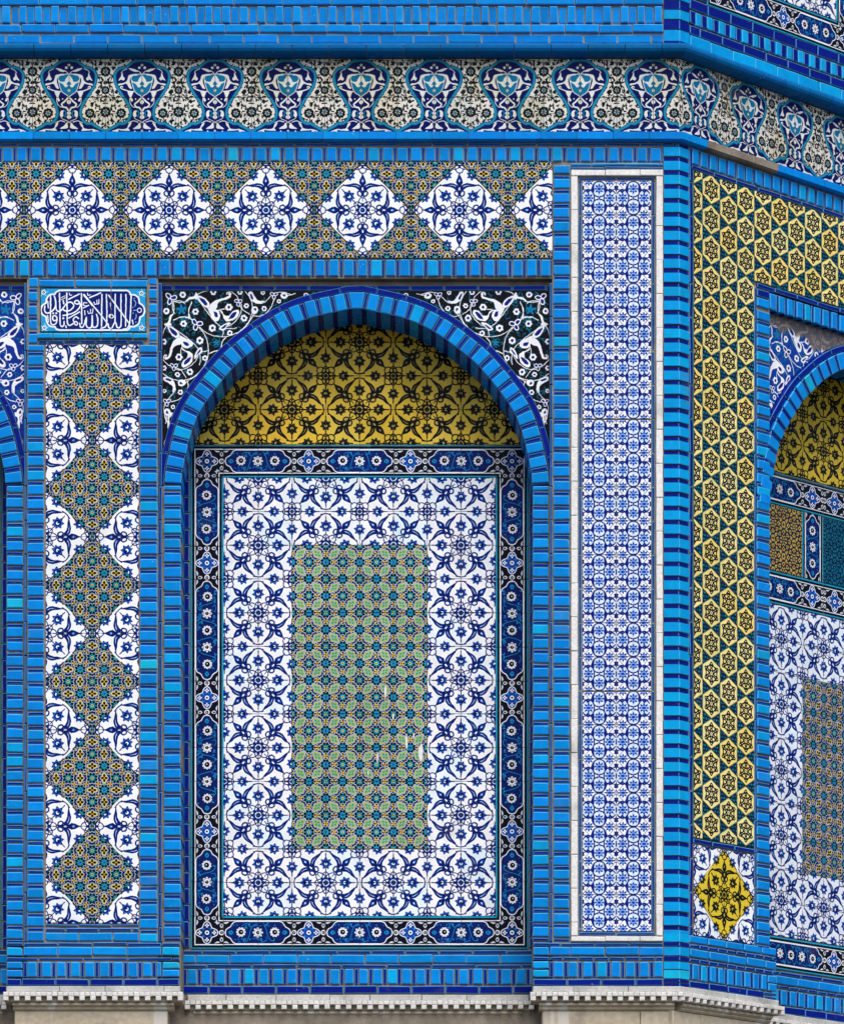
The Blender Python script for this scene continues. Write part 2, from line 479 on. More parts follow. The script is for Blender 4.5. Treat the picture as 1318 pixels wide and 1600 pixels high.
def paint_border_long(name, half, nros, ground):
    """cartouche whose tips reach +-half; strip ends where the quatrefoil tiles begin"""
    L = half + 28.0 - BH
    cv = Cv(2 * L, 51, 5, INK, False, -L, -BH)
    for s in (-1, 1):
        knot(cv, s * (half + 5.2), 0, 0)
    border_ground(cv, L + 4)
    e = [(half, 0), (half - 1.6, 5), (half - 8, 9), (half - 9.6, 11.5), (half - 12.5, 15.5), (half - 17, 17.5)]
    ec = np.vstack([crv(e[:3], 5), crv(e[2:], 5)[1:]])
    full = np.vstack([ec, (ec * np.array([-1, 1]))[::-1], (ec * np.array([-1, -1])), (ec * np.array([1, -1]))[::-1]])
    cv.fill(full, ground).line(full, 1.4, WHITE, True)
    rr = random.Random(nros)
    teal = C(16, 132, 182)
    xs = [26.4 * (k - (nros - 1) / 2) for k in range(nros)]
    for i, x in enumerate(xs[:-1]):
        s = 1 if i % 2 else -1
        cv.line(crv([(x + 3, s * 10), (x + 9, s * 13.5), (x + 13, s * 5), (x + 16, -s * 6), (x + 21, -s * 12.5), (x + 27, -s * 11)]), 1.0, teal)
        cv.line(crv([(x + 2, -s * 11), (x + 8, -s * 14), (x + 14, -s * 12)]), .9, teal)
    for k in range(nros * 16):
        x, y = rr.uniform(-half + 12, half - 12), rr.choice((-1, 1)) * rr.uniform(7.5, 15)
        if min(math.hypot(x - q, y) for q in xs) < 8.5:
            continue
        cv.fill(tf(ell(0, 0, rr.uniform(1.6, 3.0), rr.uniform(.7, 1.3)), rr.uniform(0, 6), x, y), rr.choice([teal, C(16, 96, 170), C(14, 14, 50)]))
    for s in (-1, 1):
        cv.fill(tf(crv([(half - 13, 0), (half - 9, 3.4), (half - 5, 0), (half - 9, -3.4)], 4, True), sx=s), teal)
        cv.dot(s * (half - 9.5), 0, 1.2, ground)
    for i, x in enumerate(xs):
        rosette_small(cv, x, rr.uniform(-1, 1), i % 2 == 1)
    return cv.image(name)

# ---------------- hexagon star, triangle, lattice
def paint_hex(name):
    cv = Cv(48, 48, 6, C(30, 120, 125), False, -24, -24)
    hexa = lambda R: [(R * math.sin(k * math.pi / 3), R * math.cos(k * math.pi / 3)) for k in range(6)]
    cv.fill(hexa(24.2), C(40, 140, 138)).fill(hexa(23.0), C(222, 190, 104)).fill(hexa(22.2), C(240, 220, 142)).fill(hexa(17.6), C(240, 212, 116))
    ink = C(14, 16, 38)
    cv.fill(polar(0, 0, lambda t: 15.2 + 1.5 * math.cos(6 * (t - math.pi / 2)), 72), ink)
    yel = C(246, 226, 140)
    for k in range(6):
        a = math.pi / 2 + k * math.pi / 3
        b = a + math.pi / 6
        cv.dot(15.6 * math.cos(a), 15.6 * math.sin(a), 2.9, ink)
        cv.dot(15.2 * math.cos(a), 15.2 * math.sin(a), 1.0, yel)
        T = lambda p: tf(p, b - math.pi / 2)
        cv.fill(T(crv([(0, 7.0), (2.2, 9.2), (2.0, 11.8), (0, 10.9), (-2.0, 11.8), (-2.2, 9.2)], 4, True)), yel)
        cv.dot(14.4 * math.cos(b), 14.4 * math.sin(b), 1.0, yel)
        cv.dot(10.4 * math.cos(a), 10.4 * math.sin(a), .9, yel)
        cv.line([(5.2 * math.cos(a), 5.2 * math.sin(a)), (7.0 * math.cos(a), 7.0 * math.sin(a))], 1.1, yel)
    cv.dot(0, 0, 3.0, yel).dot(0, 0, 1.5, ink).dot(0, 0, .7, WHITE)
    return cv.image(name)
def paint_tri(name):
    cv = Cv(30, 30, 6, C(12, 28, 62), True)
    rr = random.Random(5)
    for i in range(5):
        for j in range(5):
            x, y = i * 6 + (3 if j % 2 else 0), j * 6
            cv.dot(x + rr.uniform(-.4, .4), y + rr.uniform(-.4, .4), rr.uniform(1.5, 2.0), rr.choice([C(10, 112, 126), C(12, 134, 144), C(10, 96, 112)]))
    return cv.image(name)
def paint_lattice(name, ground, ink, hi):
    cv = Cv(52, 52, 5, ground, True)
    for (x, y) in ((0, 0), (26, 26)):
        cv.line(polar(x, y, lambda t: 17.5 + 2.2 * math.cos(8 * t), 96), 2.3, ink, True)
        cv.line(polar(x, y, lambda t: 10.5 - 2.8 * math.cos(8 * t), 96), 2.1, ink, True)
        for k in range(8):
            a = k * math.pi / 4 + math.pi / 8
            cv.line([(x + 9 * math.cos(a), y + 9 * math.sin(a)), (x + 18 * math.cos(a), y + 18 * math.sin(a))], 1.7, ink)
            cv.dot(x + 13.6 * math.cos(a + .39), y + 13.6 * math.sin(a + .39), 1.5, ink)
        cv.fill(polar(x, y, lambda t: 5.6 + 1.2 * math.cos(6 * t)), ink)
        cv.dot(x, y, 3.0, hi).dot(x, y, 1.7, ink)
    for (x, y) in ((26, 0), (0, 26)):
        cv.line(ell(x, y, 5.5, 8.0), 2.0, ink, True).dot(x, y, 2.2, ink)
    return cv.image(name)

# ---------------- spandrel arabesque; local units are pixels from the upper corner, y down -> flipped below
def paint_spandrel(name, ground, plaster=False):
    Wd, Hd = 216.0, 262.0
    cv = Cv(Wd, Hd, 4, ground)
    Z = 6.4
    navy, teal, wh = C(14, 30, 118), C(10, 108, 150), C(236, 236, 240)
    def P(L):
        return np.array([((a - 95) / Z, (b - 150) / Z) for a, b in L])
    def put(p, m):
        p = p[:, ::-1] if m else p
        return np.stack([p[:, 0], Hd - p[:, 1]], 1)
    rr = random.Random(11)
    for m in (0, 1):
        for k in range(170):
            x, y = rr.uniform(2, 200), rr.uniform(2, 90)
            if y > 14 + x * .9 + 60:
                continue
            g = rr.uniform(0, 6.28)
            cv.line(put(crv([(x, y), (x + 4 * math.cos(g), y + 4 * math.sin(g)), (x + 8 * math.cos(g + .5), y + 8 * math.sin(g + .5))]), m), 1.4, teal if k % 3 else C(16, 120, 120), w2=.3)
    stems = [[(195, 250), (260, 262), (320, 255), (350, 235)], [(195, 250), (192, 320), (215, 372)],
             [(385, 262), (352, 330), (362, 400), (378, 440)], [(200, 440), (260, 415), (330, 408), (372, 412)],
             [(430, 215), (500, 305), (570, 400), (640, 478), (690, 512)],
             [(460, 510), (520, 560), (600, 595), (720, 605), (830, 570), (920, 510), (980, 420), (1010, 385)],
             [(700, 512), (770, 490), (830, 440), (872, 370), (880, 290), (850, 245)],
             [(780, 152), (840, 210), (880, 320), (960, 382)], [(920, 152), (972, 230), (990, 330), (962, 440), (900, 520), (830, 575)],
             [(1010, 262), (1090, 272), (1150, 225), (1205, 175), (1290, 160), (1380, 185)],
             [(1205, 235), (1180, 305), (1120, 375), (1040, 402), (990, 388)],
             [(430, 195), (480, 160), (540, 148)], [(640, 345), (690, 330), (760, 330)],
             [(690, 512), (700, 560), (690, 605)], [(720, 520), (790, 525), (830, 515)],
             [(1290, 160), (1340, 190), (1420, 175)]]
    for m in (0, 1):
        for s in stems:
            cv.line(put(crv(P(s), 6), m), 1.15, wh)
        F = lambda L, c=wh: cv.fill(put(crv(P(L), 4, True), m), c)
        G = lambda L, w, c=wh, w2=None: cv.line(put(crv(P(L), 5), m), w, c, w2=w2)
        # split leaves
        F([(558, 312), (585, 265), (640, 232), (715, 215), (755, 195), (745, 172), (775, 178), (768, 215), (715, 238), (650, 262), (632, 318), (600, 350)])
        F([(540, 318), (600, 330), (650, 345), (668, 400), (640, 448), (598, 440), (575, 395)])
        F([(604, 352), (640, 372), (640, 408), (612, 398)], navy)
        F([(440, 195), (505, 215), (556, 262), (556, 312), (520, 312), (470, 265)])
        F([(460, 215), (510, 235), (540, 275), (525, 295), (485, 262)], navy)
        F([(320, 250), (350, 215), (405, 200), (425, 160), (450, 205), (405, 225), (360, 235)])
        F([(425, 165), (445, 200), (432, 235), (408, 215)])
        F([(655, 335), (690, 352), (712, 392), (760, 392), (800, 345), (848, 338), (856, 375), (815, 430), (740, 452), (705, 425), (690, 380)])
        F([(770, 395), (812, 358), (832, 368), (800, 415), (755, 432)], navy)
        F([(655, 530), (690, 490), (750, 462), (775, 470), (735, 505), (705, 545)])
        F([(675, 525), (715, 492), (738, 488), (700, 525)], navy)
        F([(950, 165), (985, 155), (1015, 205), (1050, 245), (1115, 248), (1060, 275), (1005, 262), (965, 225)])
        F([(965, 180), (985, 185), (1000, 225), (985, 235)], navy)
        F([(985, 310), (1035, 305), (1045, 350), (1015, 378), (985, 365)])
        F([(1000, 325), (1025, 320), (1025, 350)], navy)
        F([(1270, 185), (1310, 160), (1345, 195), (1320, 225), (1285, 218)])
        F([(1290, 190), (1315, 180), (1320, 205)], navy)
        G([(775, 178), (760, 160), (738, 165), (738, 185)], 1.7)
        for (x, y, r) in ((295, 185, 33), (420, 355, 37), (755, 310, 40), (905, 420, 37), (590, 520, 40), (930, 295, 29), (1108, 325, 30),
                          (765, 570, 31), (600, 158, 34), (865, 160, 30), (130, 350, 34), (1095, 165, 24), (1255, 250, 24)):
            c = put(P([(x, y)]), m)[0]
            r = r * .93 / Z
            for k in range(6):
                a = k * math.pi / 3 + x
                cv.dot(c[0] + r * .62 * math.cos(a), c[1] + r * .62 * math.sin(a), r * .40, wh)
            cv.dot(c[0], c[1], r * .55, wh).dot(c[0], c[1], r * .40, navy)
        for (x, y) in ((850, 260), (1205, 190)):
            c = put(P([(x, y)]), m)[0]
            for k in range(3):
                a = k * 2.1 + .5
                e = ell(c[0] + 3.4 * math.cos(a), c[1] + 3.4 * math.sin(a), 3.1, 2.3, a)
                cv.fill(e, navy).line(e, 1.2, wh, True)
    for (x, y) in ((172, 222), (432, 482)):
        c = put(P([(x, y)]), 0)[0]
        for k in range(3):
            a = k * 2.1 + 2.3
            e = ell(c[0] + 5 * math.cos(a), c[1] + 5 * math.sin(a), 4.6, 3.2, a)
            cv.fill(e, navy).line(e, 1.6, wh, True)
    c = put(P([(280, 335)]), 0)[0]
    for k in range(5):
        a = k * 1.256 + .4
        cv.fill(ell(c[0] + 4.5 * math.cos(a), c[1] + 4.5 * math.sin(a), 4, 2, a), C(16, 116, 165))
    c = put(P([(630, 665)]), 0)[0]
    for k in range(5):
        a = k * 1.256 + .4
        cv.fill(ell(c[0] + 2.8 * math.cos(a), c[1] + 2.8 * math.sin(a), 2.6, 1.4, a), C(16, 116, 165))
    cv.line(put(crv(P([(560, 775), (610, 752), (672, 728), (688, 660), (722, 615)]), 6), 0), 1.5, wh)
    # lower tail
    cv.line(put(crv(P([(112, 1345), (118, 1420), (160, 1500), (160, 1560), (118, 1640), (112, 1700), (130, 1705)]), 6), 0), 1.6, wh)
    cv.fill(put(crv(P([(150, 1380), (190, 1365), (182, 1400), (160, 1420), (165, 1500), (150, 1560), (140, 1480)]), 4, True), 0), wh)
    if plaster:      # glaze lost along the top: bare plaster with a ragged lower edge
        ys, xs = np.mgrid[0:cv.H, 0:cv.W]
        X, Y = xs / 4.0, (cv.H - ys) / 4.0
        rg = np.random.RandomState(4)
        edge = 13 + 5 * np.sin(X / 17.0) + 4 * np.sin(X / 6.1 + 1) + 2 * np.sin(X / 2.3) + X * .15
        nz = rg.normal(0, 1.0, (cv.H, cv.W))
        m = np.clip((edge - Y) / 3.0 + nz * .5, 0, 1)[..., None] * .8
        g = (C(112, 98, 86)[None, None] + rg.normal(0, .03, (cv.H, cv.W, 1)))
        cv.im = cv.im * (1 - m) + g * m
    return cv.image(name)

# ---------------- the inscription plaque, 166 x 70 units
def paint_inscription(name):
    Wd, Hd = 166.0, 69.0
    X0, Y0 = 63.0, 449.5
    cv = Cv(Wd, Hd, 7, C(36, 150, 205))
    wh, nv = C(236, 240, 246), C(12, 30, 110)
    def p1(L): return [(50 + a / 6.59 - X0, Hd - (435 + b / 6.59 - Y0)) for a, b in L]
    def p2(L): return [(55 + a / 14.64 - X0, Hd - (440 + b / 14.64 - Y0)) for a, b in L]
    def p3(L): return [(130 + a / 12.55 - X0, Hd - (440 + b / 12.55 - Y0)) for a, b in L]
    for (u, v) in ((122, 142), (130, 506), (1128, 152), (1130, 506)):
        x, y = p1([(u, v)])[0]
        cv.dot(x, y, 3.6, wh).dot(x, y, 2.0, INK).dot(x, y, .8, wh)
        for k in range(5):
            a = k * 1.3
            cv.line([(x + 4.5 * math.cos(a), y + 4.5 * math.sin(a)), (x + 8 * math.cos(a + .3), y + 8 * math.sin(a + .3))], 1.3, C(150, 215, 235), w2=.4)
    lobes = [[(282, 122), (250, 140), (240, 158)], [(240, 158), (185, 168), (155, 205), (148, 250)], [(148, 250), (108, 280), (96, 325), (110, 370), (148, 392)],
             [(148, 392), (155, 445), (185, 488), (238, 496)], [(238, 496), (255, 520), (285, 530)], [(285, 530), (640, 530), (985, 530)],
             [(985, 530), (1005, 512), (1012, 492)], [(1012, 492), (1060, 492), (1100, 458), (1112, 398)], [(1112, 398), (1148, 372), (1160, 322), (1145, 282), (1108, 252)],
             [(1108, 252), (1098, 200), (1062, 170), (1015, 165)], [(1015, 165), (1005, 140), (980, 122)], [(980, 122), (640, 122), (282, 122)]]
    out = np.vstack([crv(p1(l), 6)[:-1] for l in lobes])
    cv.fill(out, nv).line(out, 2.5, wh, True)
    def w(L, conv, wd=2.05, w2=None, n=6):
        cv.line(crv(conv(L), n), wd, wh, w2=w2)
    for L in ([(355, 320), (355, 600), (355, 900), (375, 970), (425, 985), (480, 950), (500, 880), (490, 800), (440, 772), (402, 810), (412, 868), (450, 890), (495, 870)],
              [(440, 320), (470, 430), (475, 530), (440, 620), (360, 690), (280, 720), (228, 680), (215, 610), (228, 560)],
              [(475, 560), (490, 640), (540, 680), (600, 650), (650, 590), (720, 500), (800, 465), (868, 500), (880, 570), (820, 640), (740, 670), (660, 650), (635, 610)],
              [(560, 260), (565, 450), (570, 640), (570, 850), (580, 980), (620, 1025), (660, 990), (662, 910)],
              [(725, 260), (728, 450), (735, 650), (735, 850), (745, 960), (790, 1000), (850, 970), (930, 915), (975, 950), (945, 990), (900, 965)],
              [(1020, 480), (980, 430), (920, 440), (908, 480), (960, 512), (1025, 500), (1030, 560), (980, 640), (880, 710), (760, 752), (640, 772)],
              [(995, 840), (935, 800), (882, 850), (880, 905), (935, 915)],
              [(1060, 270), (1065, 600), (1068, 960)],
              [(1020, 950), (1035, 1025), (1090, 1035), (1130, 960), (1160, 850), (1172, 815)],
              [(1175, 880), (1170, 980), (1205, 1050), (1270, 1050), (1308, 990), (1310, 800)]):
        w(L, p2)
    for L, wd in (([(770, 400), (1010, 280)], 2.0), ([(770, 830), (1020, 690)], 2.0), ([(595, 365), (690, 320)], 1.1), ([(600, 410), (695, 365)], 1.1),
                  ([(290, 440), (305, 600)], 1.5), ([(290, 770), (305, 920)], 1.5), ([(645, 430), (657, 505)], 2.0), ([(1135, 660), (1140, 755)], 1.6),
                  ([(698, 1005), (718, 1050)], 1.8), ([(1120, 300), (1318, 540)], 3.0)):
        w(L, p2, wd)
    w([(1185, 485), (1120, 480), (1108, 530), (1160, 555), (1232, 538)], p2, 1.5)
    w([(1232, 538), (1100, 602)], p2, 1.5)
    w([(788, 258), (800, 310), (842, 298)], p2, 1.2)
    w([(1205, 262), (1215, 312), (1262, 298)], p2, 1.2)
    for (a, b, r) in ((415, 720, 1.5), (485, 720, 1.5), (648, 835, 1.7)):
        cv.dot(*p2([(a, b)])[0], r, wh)
    for L in ([(20, 262), (180, 450), (340, 640), (455, 790), (465, 840), (425, 890), (352, 912)], [(370, 250), (366, 560), (362, 870)],
              [(458, 250), (465, 500), (462, 790), (445, 865)], [(500, 265), (600, 400), (740, 590), (850, 740), (905, 820), (898, 872), (850, 918), (785, 930)],
              [(630, 245), (627, 500), (625, 770)],
              [(740, 250), (745, 600), (745, 830), (715, 898), (670, 890), (650, 835), (630, 792), (600, 830), (570, 895), (540, 915), (500, 890), (488, 825)],
              [(840, 250), (837, 560), (835, 870)], [(940, 275), (930, 600), (915, 800), (895, 870)],
              [(65, 700), (60, 840), (92, 900), (150, 895), (175, 830), (175, 660)], [(175, 830), (200, 890), (250, 890), (285, 840), (285, 720), (262, 640)],
              [(65, 700), (40, 780), (15, 860)]):
        w(L, p3)
    w([(130, 310), (345, 220)], p3, 2.0)
    for dx, dy in ((0, 0), (-122, 180)):
        w([(213 + dx, 400 + dy), (228 + dx, 440 + dy), (268 + dx, 432 + dy), (270 + dx, 362 + dy)], p3, 1.3)
        w([(268 + dx, 432 + dy), (308 + dx, 430 + dy), (312 + dx, 350 + dy)], p3, 1.3)
    w([(510, 660), (550, 638), (600, 680), (560, 712), (510, 682), (540, 660)], p3, 1.7)
    for L, wd in (([(30, 570), (40, 650)], 1.5), ([(536, 420), (552, 545)], 1.7), ([(965, 750), (985, 840)], 1.9)):
        w(L, p3, wd, wd * .5)
    lt = C(150, 190, 225)
    cv.line(crv(p3([(995, 360), (1035, 410), (1012, 480)])), 1.2, lt).line(crv(p3([(1038, 640), (1040, 700), (1015, 735)])), 1.2, lt)
    cv.line(ell(*p3([(1105, 558)])[0], 3.2, 3.4), 1.2, wh, True)
    for (a, b) in ((978, 500), (985, 612), (1005, 325), (1035, 790)):
        cv.dot(*p3([(a, b)])[0], .9, lt)
    cv.line(p3([(985, 560), (1065, 556)]), 1.1, lt)
    e = 1.3
    for q in ([(0, 0), (Wd, 0), (Wd, e), (0, e)], [(0, Hd - e), (Wd, Hd - e), (Wd, Hd), (0, Hd)], [(0, 0), (e, 0), (e, Hd), (0, Hd)], [(Wd - e, 0), (Wd, 0), (Wd, Hd), (Wd - e, Hd)]):
        cv.fill(q, INK)
    return cv.image(name)

IMG = dict(
    lily=paint_lily_field('lily_field', C(238, 238, 240), C(2, 22, 98), C(30, 104, 200), C(226, 236, 248)),
    lily_gold=paint_lily_field('lily_field_gold', C(226, 188, 66), C(12, 14, 18), C(54, 52, 44), C(196, 166, 80), 1.9),
    mosaic_green=paint_mosaic('mosaic_green', C(126, 172, 116), C(204, 180, 80), C(46, 146, 132), C(20, 146, 180), C(10, 20, 86), C(4, 10, 22), C(230, 192, 66), C(196, 208, 206), 1.08, .9),
    mosaic_ochre=paint_mosaic('mosaic_ochre', C(214, 176, 70), C(232, 204, 104), C(10, 10, 12), C(20, 140, 160), C(10, 20, 84), C(4, 12, 20), C(218, 176, 60), C(178, 192, 200), .98, 1.25),
    rosette=paint_rosette_tile('rosette_tile'),
    keyhole=paint_keyhole('keyhole_frieze'),
    bq=paint_border_q('border_quatrefoil'),
    bk=paint_border_corner('border_corner'),
    b3=paint_border_long('border_cartouche_three', 51.0, 3, C(5, 30, 100)),
    b5=paint_border_long('border_cartouche_five', 77.0, 5, C(4, 26, 92)),
    hexa=paint_hex('hexagon_star'),
    tri=paint_tri('triangle_dots'),
    lattice_gold=paint_lattice('lattice_gold', C(196, 164, 78), C(14, 18, 54), C(200, 180, 110)),
    lattice_teal=paint_lattice('lattice_teal', C(8, 104, 122), C(8, 24, 64), C(12, 110, 128)),
    sp_black=paint_spandrel('spandrel_dark', C(14, 18, 28)),
    sp_blue=paint_spandrel('spandrel_blue', C(16, 46, 140)),
    sp_worn=paint_spandrel('spandrel_worn', C(16, 56, 146), True),
    plaque=paint_inscription('inscription'),
)

# ---------------------------------------------------------------- materials
def new_mat(name):
    m = bpy.data.materials.new(name)
    m.use_nodes = True
    nt = m.node_tree
    nt.nodes.clear()
    out = nt.nodes.new('ShaderNodeOutputMaterial')
    b = nt.nodes.new('ShaderNodeBsdfPrincipled')
    nt.links.new(b.outputs[0], out.inputs[0])
    return m, nt, b

def node(nt, kind, **kw):
    n = nt.nodes.new(kind)
    for k, v in kw.items():
        if k.startswith('i_'):
            n.inputs[k[2:].replace('_', ' ')].default_value = v
        else:
            setattr(n, k, v)
    return n

def noise(nt, vec, scale, detail=3.0, rough=.55):
    n = node(nt, 'ShaderNodeTexNoise', i_Scale=scale, i_Detail=detail, i_Roughness=rough)
    nt.links.new(vec, n.inputs['Vector'])
    return n.outputs['Fac']

def ramp(nt, fac, stops):
    r = nt.nodes.new('ShaderNodeValToRGB')
    e = r.color_ramp.elements
    while len(e) < len(stops):
        e.new(.5)
    for q, (p, c) in zip(e, stops):
        q.position = p
        q.color = (c, c, c, 1) if isinstance(c, (int, float)) else (*c, 1)
    nt.links.new(fac, r.inputs[0])
    return r.outputs['Color']

def mix(nt, fac, a, b, mode='MIX'):
    n = node(nt, 'ShaderNodeMix', data_type='RGBA', blend_type=mode)
    for s, v in ((n.inputs['Factor'], fac), (n.inputs['A'], a), (n.inputs['B'], b)):
        if isinstance(v, (int, float)):
            s.default_value = v
        elif isinstance(v, tuple):
            s.default_value = (*v, 1) if len(v) == 3 else v
        else:
            nt.links.new(v, s)
    return n.outputs['Result']

def coords(nt, per_object=True):
    g = nt.nodes.new('ShaderNodeNewGeometry')
    v = g.outputs['Position']
    if per_object:
        oi = nt.nodes.new('ShaderNodeObjectInfo')
        a = node(nt, 'ShaderNodeVectorMath', operation='MULTIPLY_ADD')
        nt.links.new(oi.outputs['Random'], a.inputs[0])
        a.inputs[1].default_value = (37.0, 19.0, 53.0)
        nt.links.new(v, a.inputs[2])
        v = a.outputs[0]
    return v, g.outputs['Position']

def bump(nt, b, h, strength, dist=.002):
    n = node(nt, 'ShaderNodeBump', i_Strength=strength, i_Distance=dist)
    nt.links.new(h, n.inputs['Height'])
    nt.links.new(n.outputs[0], b.inputs['Normal'])

GRIME = (0.12, 0.095, 0.07)

def lin(r, g, b):
    f = lambda v: (v / 255 / 12.92) if v <= 10 else ((v / 255 + .055) / 1.055) ** 2.4
    return (f(r), f(g), f(b))

def glaze(name, edge=None, grime=.55):
    """monochrome glaze, its colour read from the object"""
    m, nt, b = new_mat(name)
    v, pos = coords(nt)
    oi = nt.nodes.new('ShaderNodeObjectInfo')
    col = oi.outputs['Color']
    if edge is not None:
        col = mix(nt, .45, col, edge)
    mot = ramp(nt, noise(nt, v, 22, 4), [(.25, .88), (.75, 1.12)])
    col = mix(nt, 1.0, col, mot, 'MULTIPLY')
    fine = ramp(nt, noise(nt, v, 240, 2), [(.3, .93), (.7, 1.06)])
    col = mix(nt, 1.0, col, fine, 'MULTIPLY')
    chips = ramp(nt, noise(nt, v, 95, 2, .4), [(.735, 0.0), (.76, 1.0)])
    patch = ramp(nt, noise(nt, pos, 5.0, 2), [(.52, 0.0), (.66, 1.0)])
    ch = node(nt, 'ShaderNodeMath', operation='MULTIPLY')
    nt.links.new(chips, ch.inputs[0]); nt.links.new(patch, ch.inputs[1])
    col = mix(nt, ch.outputs[0], col, (.50, .56, .58))
    g = ramp(nt, noise(nt, pos, 3.1, 5, .62), [(.62, 0.0), (.86, grime)])
    col = mix(nt, g, col, GRIME)
    nt.links.new(col, b.inputs['Base Color'])
    rg = ramp(nt, noise(nt, v, 30, 3), [(.3, .20), (.7, .42)])
    nt.links.new(rg, b.inputs['Roughness'])
    b.inputs['Specular IOR Level'].default_value = .06
    bump(nt, b, noise(nt, v, 26, 3), .35, .0016)
    return m

def tile_mat(name, img, rough=.24, grime=.5, warm=None):
    m, nt, b = new_mat(name)
    v, pos = coords(nt)
    uv = nt.nodes.new('ShaderNodeUVMap')
    t = nt.nodes.new('ShaderNodeTexImage')
    t.image = img
    t.interpolation = 'Cubic'
    nt.links.new(uv.outputs[0], t.inputs[0])
    oi = nt.nodes.new('ShaderNodeObjectInfo')
    # the hand-run outlines wander a little
    wob = node(nt, 'ShaderNodeTexNoise', i_Scale=60.0, i_Detail=2.0)
    nt.links.new(v, wob.inputs['Vector'])
    sub = node(nt, 'ShaderNodeVectorMath', operation='SUBTRACT')
    nt.links.new(wob.outputs['Color'], sub.inputs[0]); sub.inputs[1].default_value = (.5, .5, .5)
    mad = node(nt, 'ShaderNodeVectorMath', operation='MULTIPLY_ADD')
    nt.links.new(sub.outputs[0], mad.inputs[0]); mad.inputs[1].default_value = (.010, .010, 0)
    nt.links.new(uv.outputs[0], mad.inputs[2])
    nt.links.new(mad.outputs[0], t.inputs[0])
    col = mix(nt, 1.0, t.outputs['Color'], oi.outputs['Color'], 'MULTIPLY')
    mot = ramp(nt, noise(nt, v, 16, 4), [(.25, .88), (.75, 1.08)])
    col = mix(nt, 1.0, col, mot, 'MULTIPLY')
    bl = ramp(nt, noise(nt, v, 7, 2), [(.50, (1.0, 1.0, 1.0)), (.72, (.90, .96, 1.0))])
    col = mix(nt, 1.0, col, bl, 'MULTIPLY')
    g = ramp(nt, noise(nt, pos, 2.6, 5, .65), [(.62, 0.0), (.86, grime)])
    col = mix(nt, g, col, GRIME if warm is None else warm)
    nt.links.new(col, b.inputs['Base Color'])
    rg = ramp(nt, noise(nt, v, 18, 3), [(.3, rough - .06), (.7, rough + .14)])
    nt.links.new(rg, b.inputs['Roughness'])
    b.inputs['Specular IOR Level'].default_value = .06
    bump(nt, b, noise(nt, v, 14, 3), .30, .002)
    return m

def stone_mat(name, c0, c1, scale, rough=.75, streak=0.0, bmp=.5):
    m, nt, b = new_mat(name)
    v, pos = coords(nt)
    f = noise(nt, v, scale, 6, .6)
    col = mix(nt, ramp(nt, f, [(.3, 0.0), (.7, 1.0)]), c0, c1)
    sp = ramp(nt, noise(nt, v, scale * 14, 3), [(.3, .82), (.7, 1.1)])
    col = mix(nt, 1.0, col, sp, 'MULTIPLY')
    st = ramp(nt, noise(nt, pos, 4.5, 4, .6), [(.55, 0.0), (.75, .75)])
    col = mix(nt, st, col, tuple(x * .45 for x in c0))
    if streak:
        mp = nt.nodes.new('ShaderNodeMapping')
        mp.inputs['Scale'].default_value = (9, 9, .7)
        nt.links.new(pos, mp.inputs[0])
        dr = ramp(nt, noise(nt, mp.outputs[0], 1.0, 2), [(.60, 0.0), (.66, streak)])
        col = mix(nt, dr, col, (.62, .60, .56))
    nt.links.new(col, b.inputs['Base Color'])
    b.inputs['Roughness'].default_value = rough
    b.inputs['Specular IOR Level'].default_value = .3
    bump(nt, b, noise(nt, v, scale * 6, 5), bmp, .004)
    return m

M = dict(
    glaze=glaze('turquoise_glaze'),
    edge=glaze('worn_highlit_edge', (.14, .48, .72), .4),  # worn glaze on the chamfers, lightened further as a painted highlight
    mortar=stone_mat('lime_mortar', (.17, .14, .11), (.32, .275, .22), 9, .9),
    marble=stone_mat('white_marble', (.60, .585, .56), (.76, .745, .72), 5, .55, bmp=.25),
    dado=stone_mat('grey_marble_dado', (.40, .34, .24), (.54, .47, .35), 2.5, .6, .7),
    paving=stone_mat('stone_paving', (.07, .066, .06), (.11, .104, .095), .8, .9),
    fascia=stone_mat('weathered_marble', (.36, .37, .36), (.58, .57, .54), 7, .6, bmp=.4),
    white=stone_mat('white_glazed_tile', (.72, .71, .69), (.80, .79, .78), 6, .35, bmp=.15),
)
for k, im in IMG.items():
    M['t_' + k] = tile_mat('tile_' + k, im)
M['t_keyhole_worn'] = tile_mat('tile_keyhole_worn', IMG['keyhole'], .4, .9, (.17, .14, .11))

LIGHT = lin(0, 128, 210)
CYAN = lin(0, 150, 212)
SKYB = lin(0, 120, 202)
NAVYB = lin(3, 24, 124)
BRIGHT = lin(16, 166, 208)

# ---------------------------------------------------------------- faces of the building
class Face:
    def __init__(self, ox, ang):
        self.ox, self.ang = ox, ang
        self.c, self.s = math.cos(ang), math.sin(ang)
    def world(self, a, b, n=0.0):
        return Vector(((self.ox + a * self.c + n * self.s - CX) * PX, (a * self.s - n * self.c) * PX, EYE + b * PX))
    def inv(self, px, py, n=0.0):
        """where the ray through a picture point meets the plane n of this face"""
        k = (px - CX) / DIST
        r = self.ox - CX
        # X = r + a c + n s ; Y = a s - n c ; X = k (D + Y)
        a = (k * (DIST - n * self.c) - r - n * self.s) / (self.c - k * self.s)
        Y = a * self.s - n * self.c
        return a, (HOR - py) * (DIST + Y) / DIST
FR = Face(0.0, 0.0)
WG = Face(1061.0, math.radians(45))
def Y(y):                      # height of a row of the wall plane
    return HOR - y

def thing(name, label, cat, face, a=0.0, b=0.0, n=0.0, group=None):
    o = bpy.data.objects.new(name, None)
    COL.objects.link(o)
    o.location = face.world(a, b, n)
    o.rotation_euler = (0, 0, face.ang)
    o['label'] = label
    o['category'] = cat
    if group:
        o['group'] = group
    o.empty_display_size = .05
    o_face[o.name] = (face, a, b, n)
    return o
o_face = {}

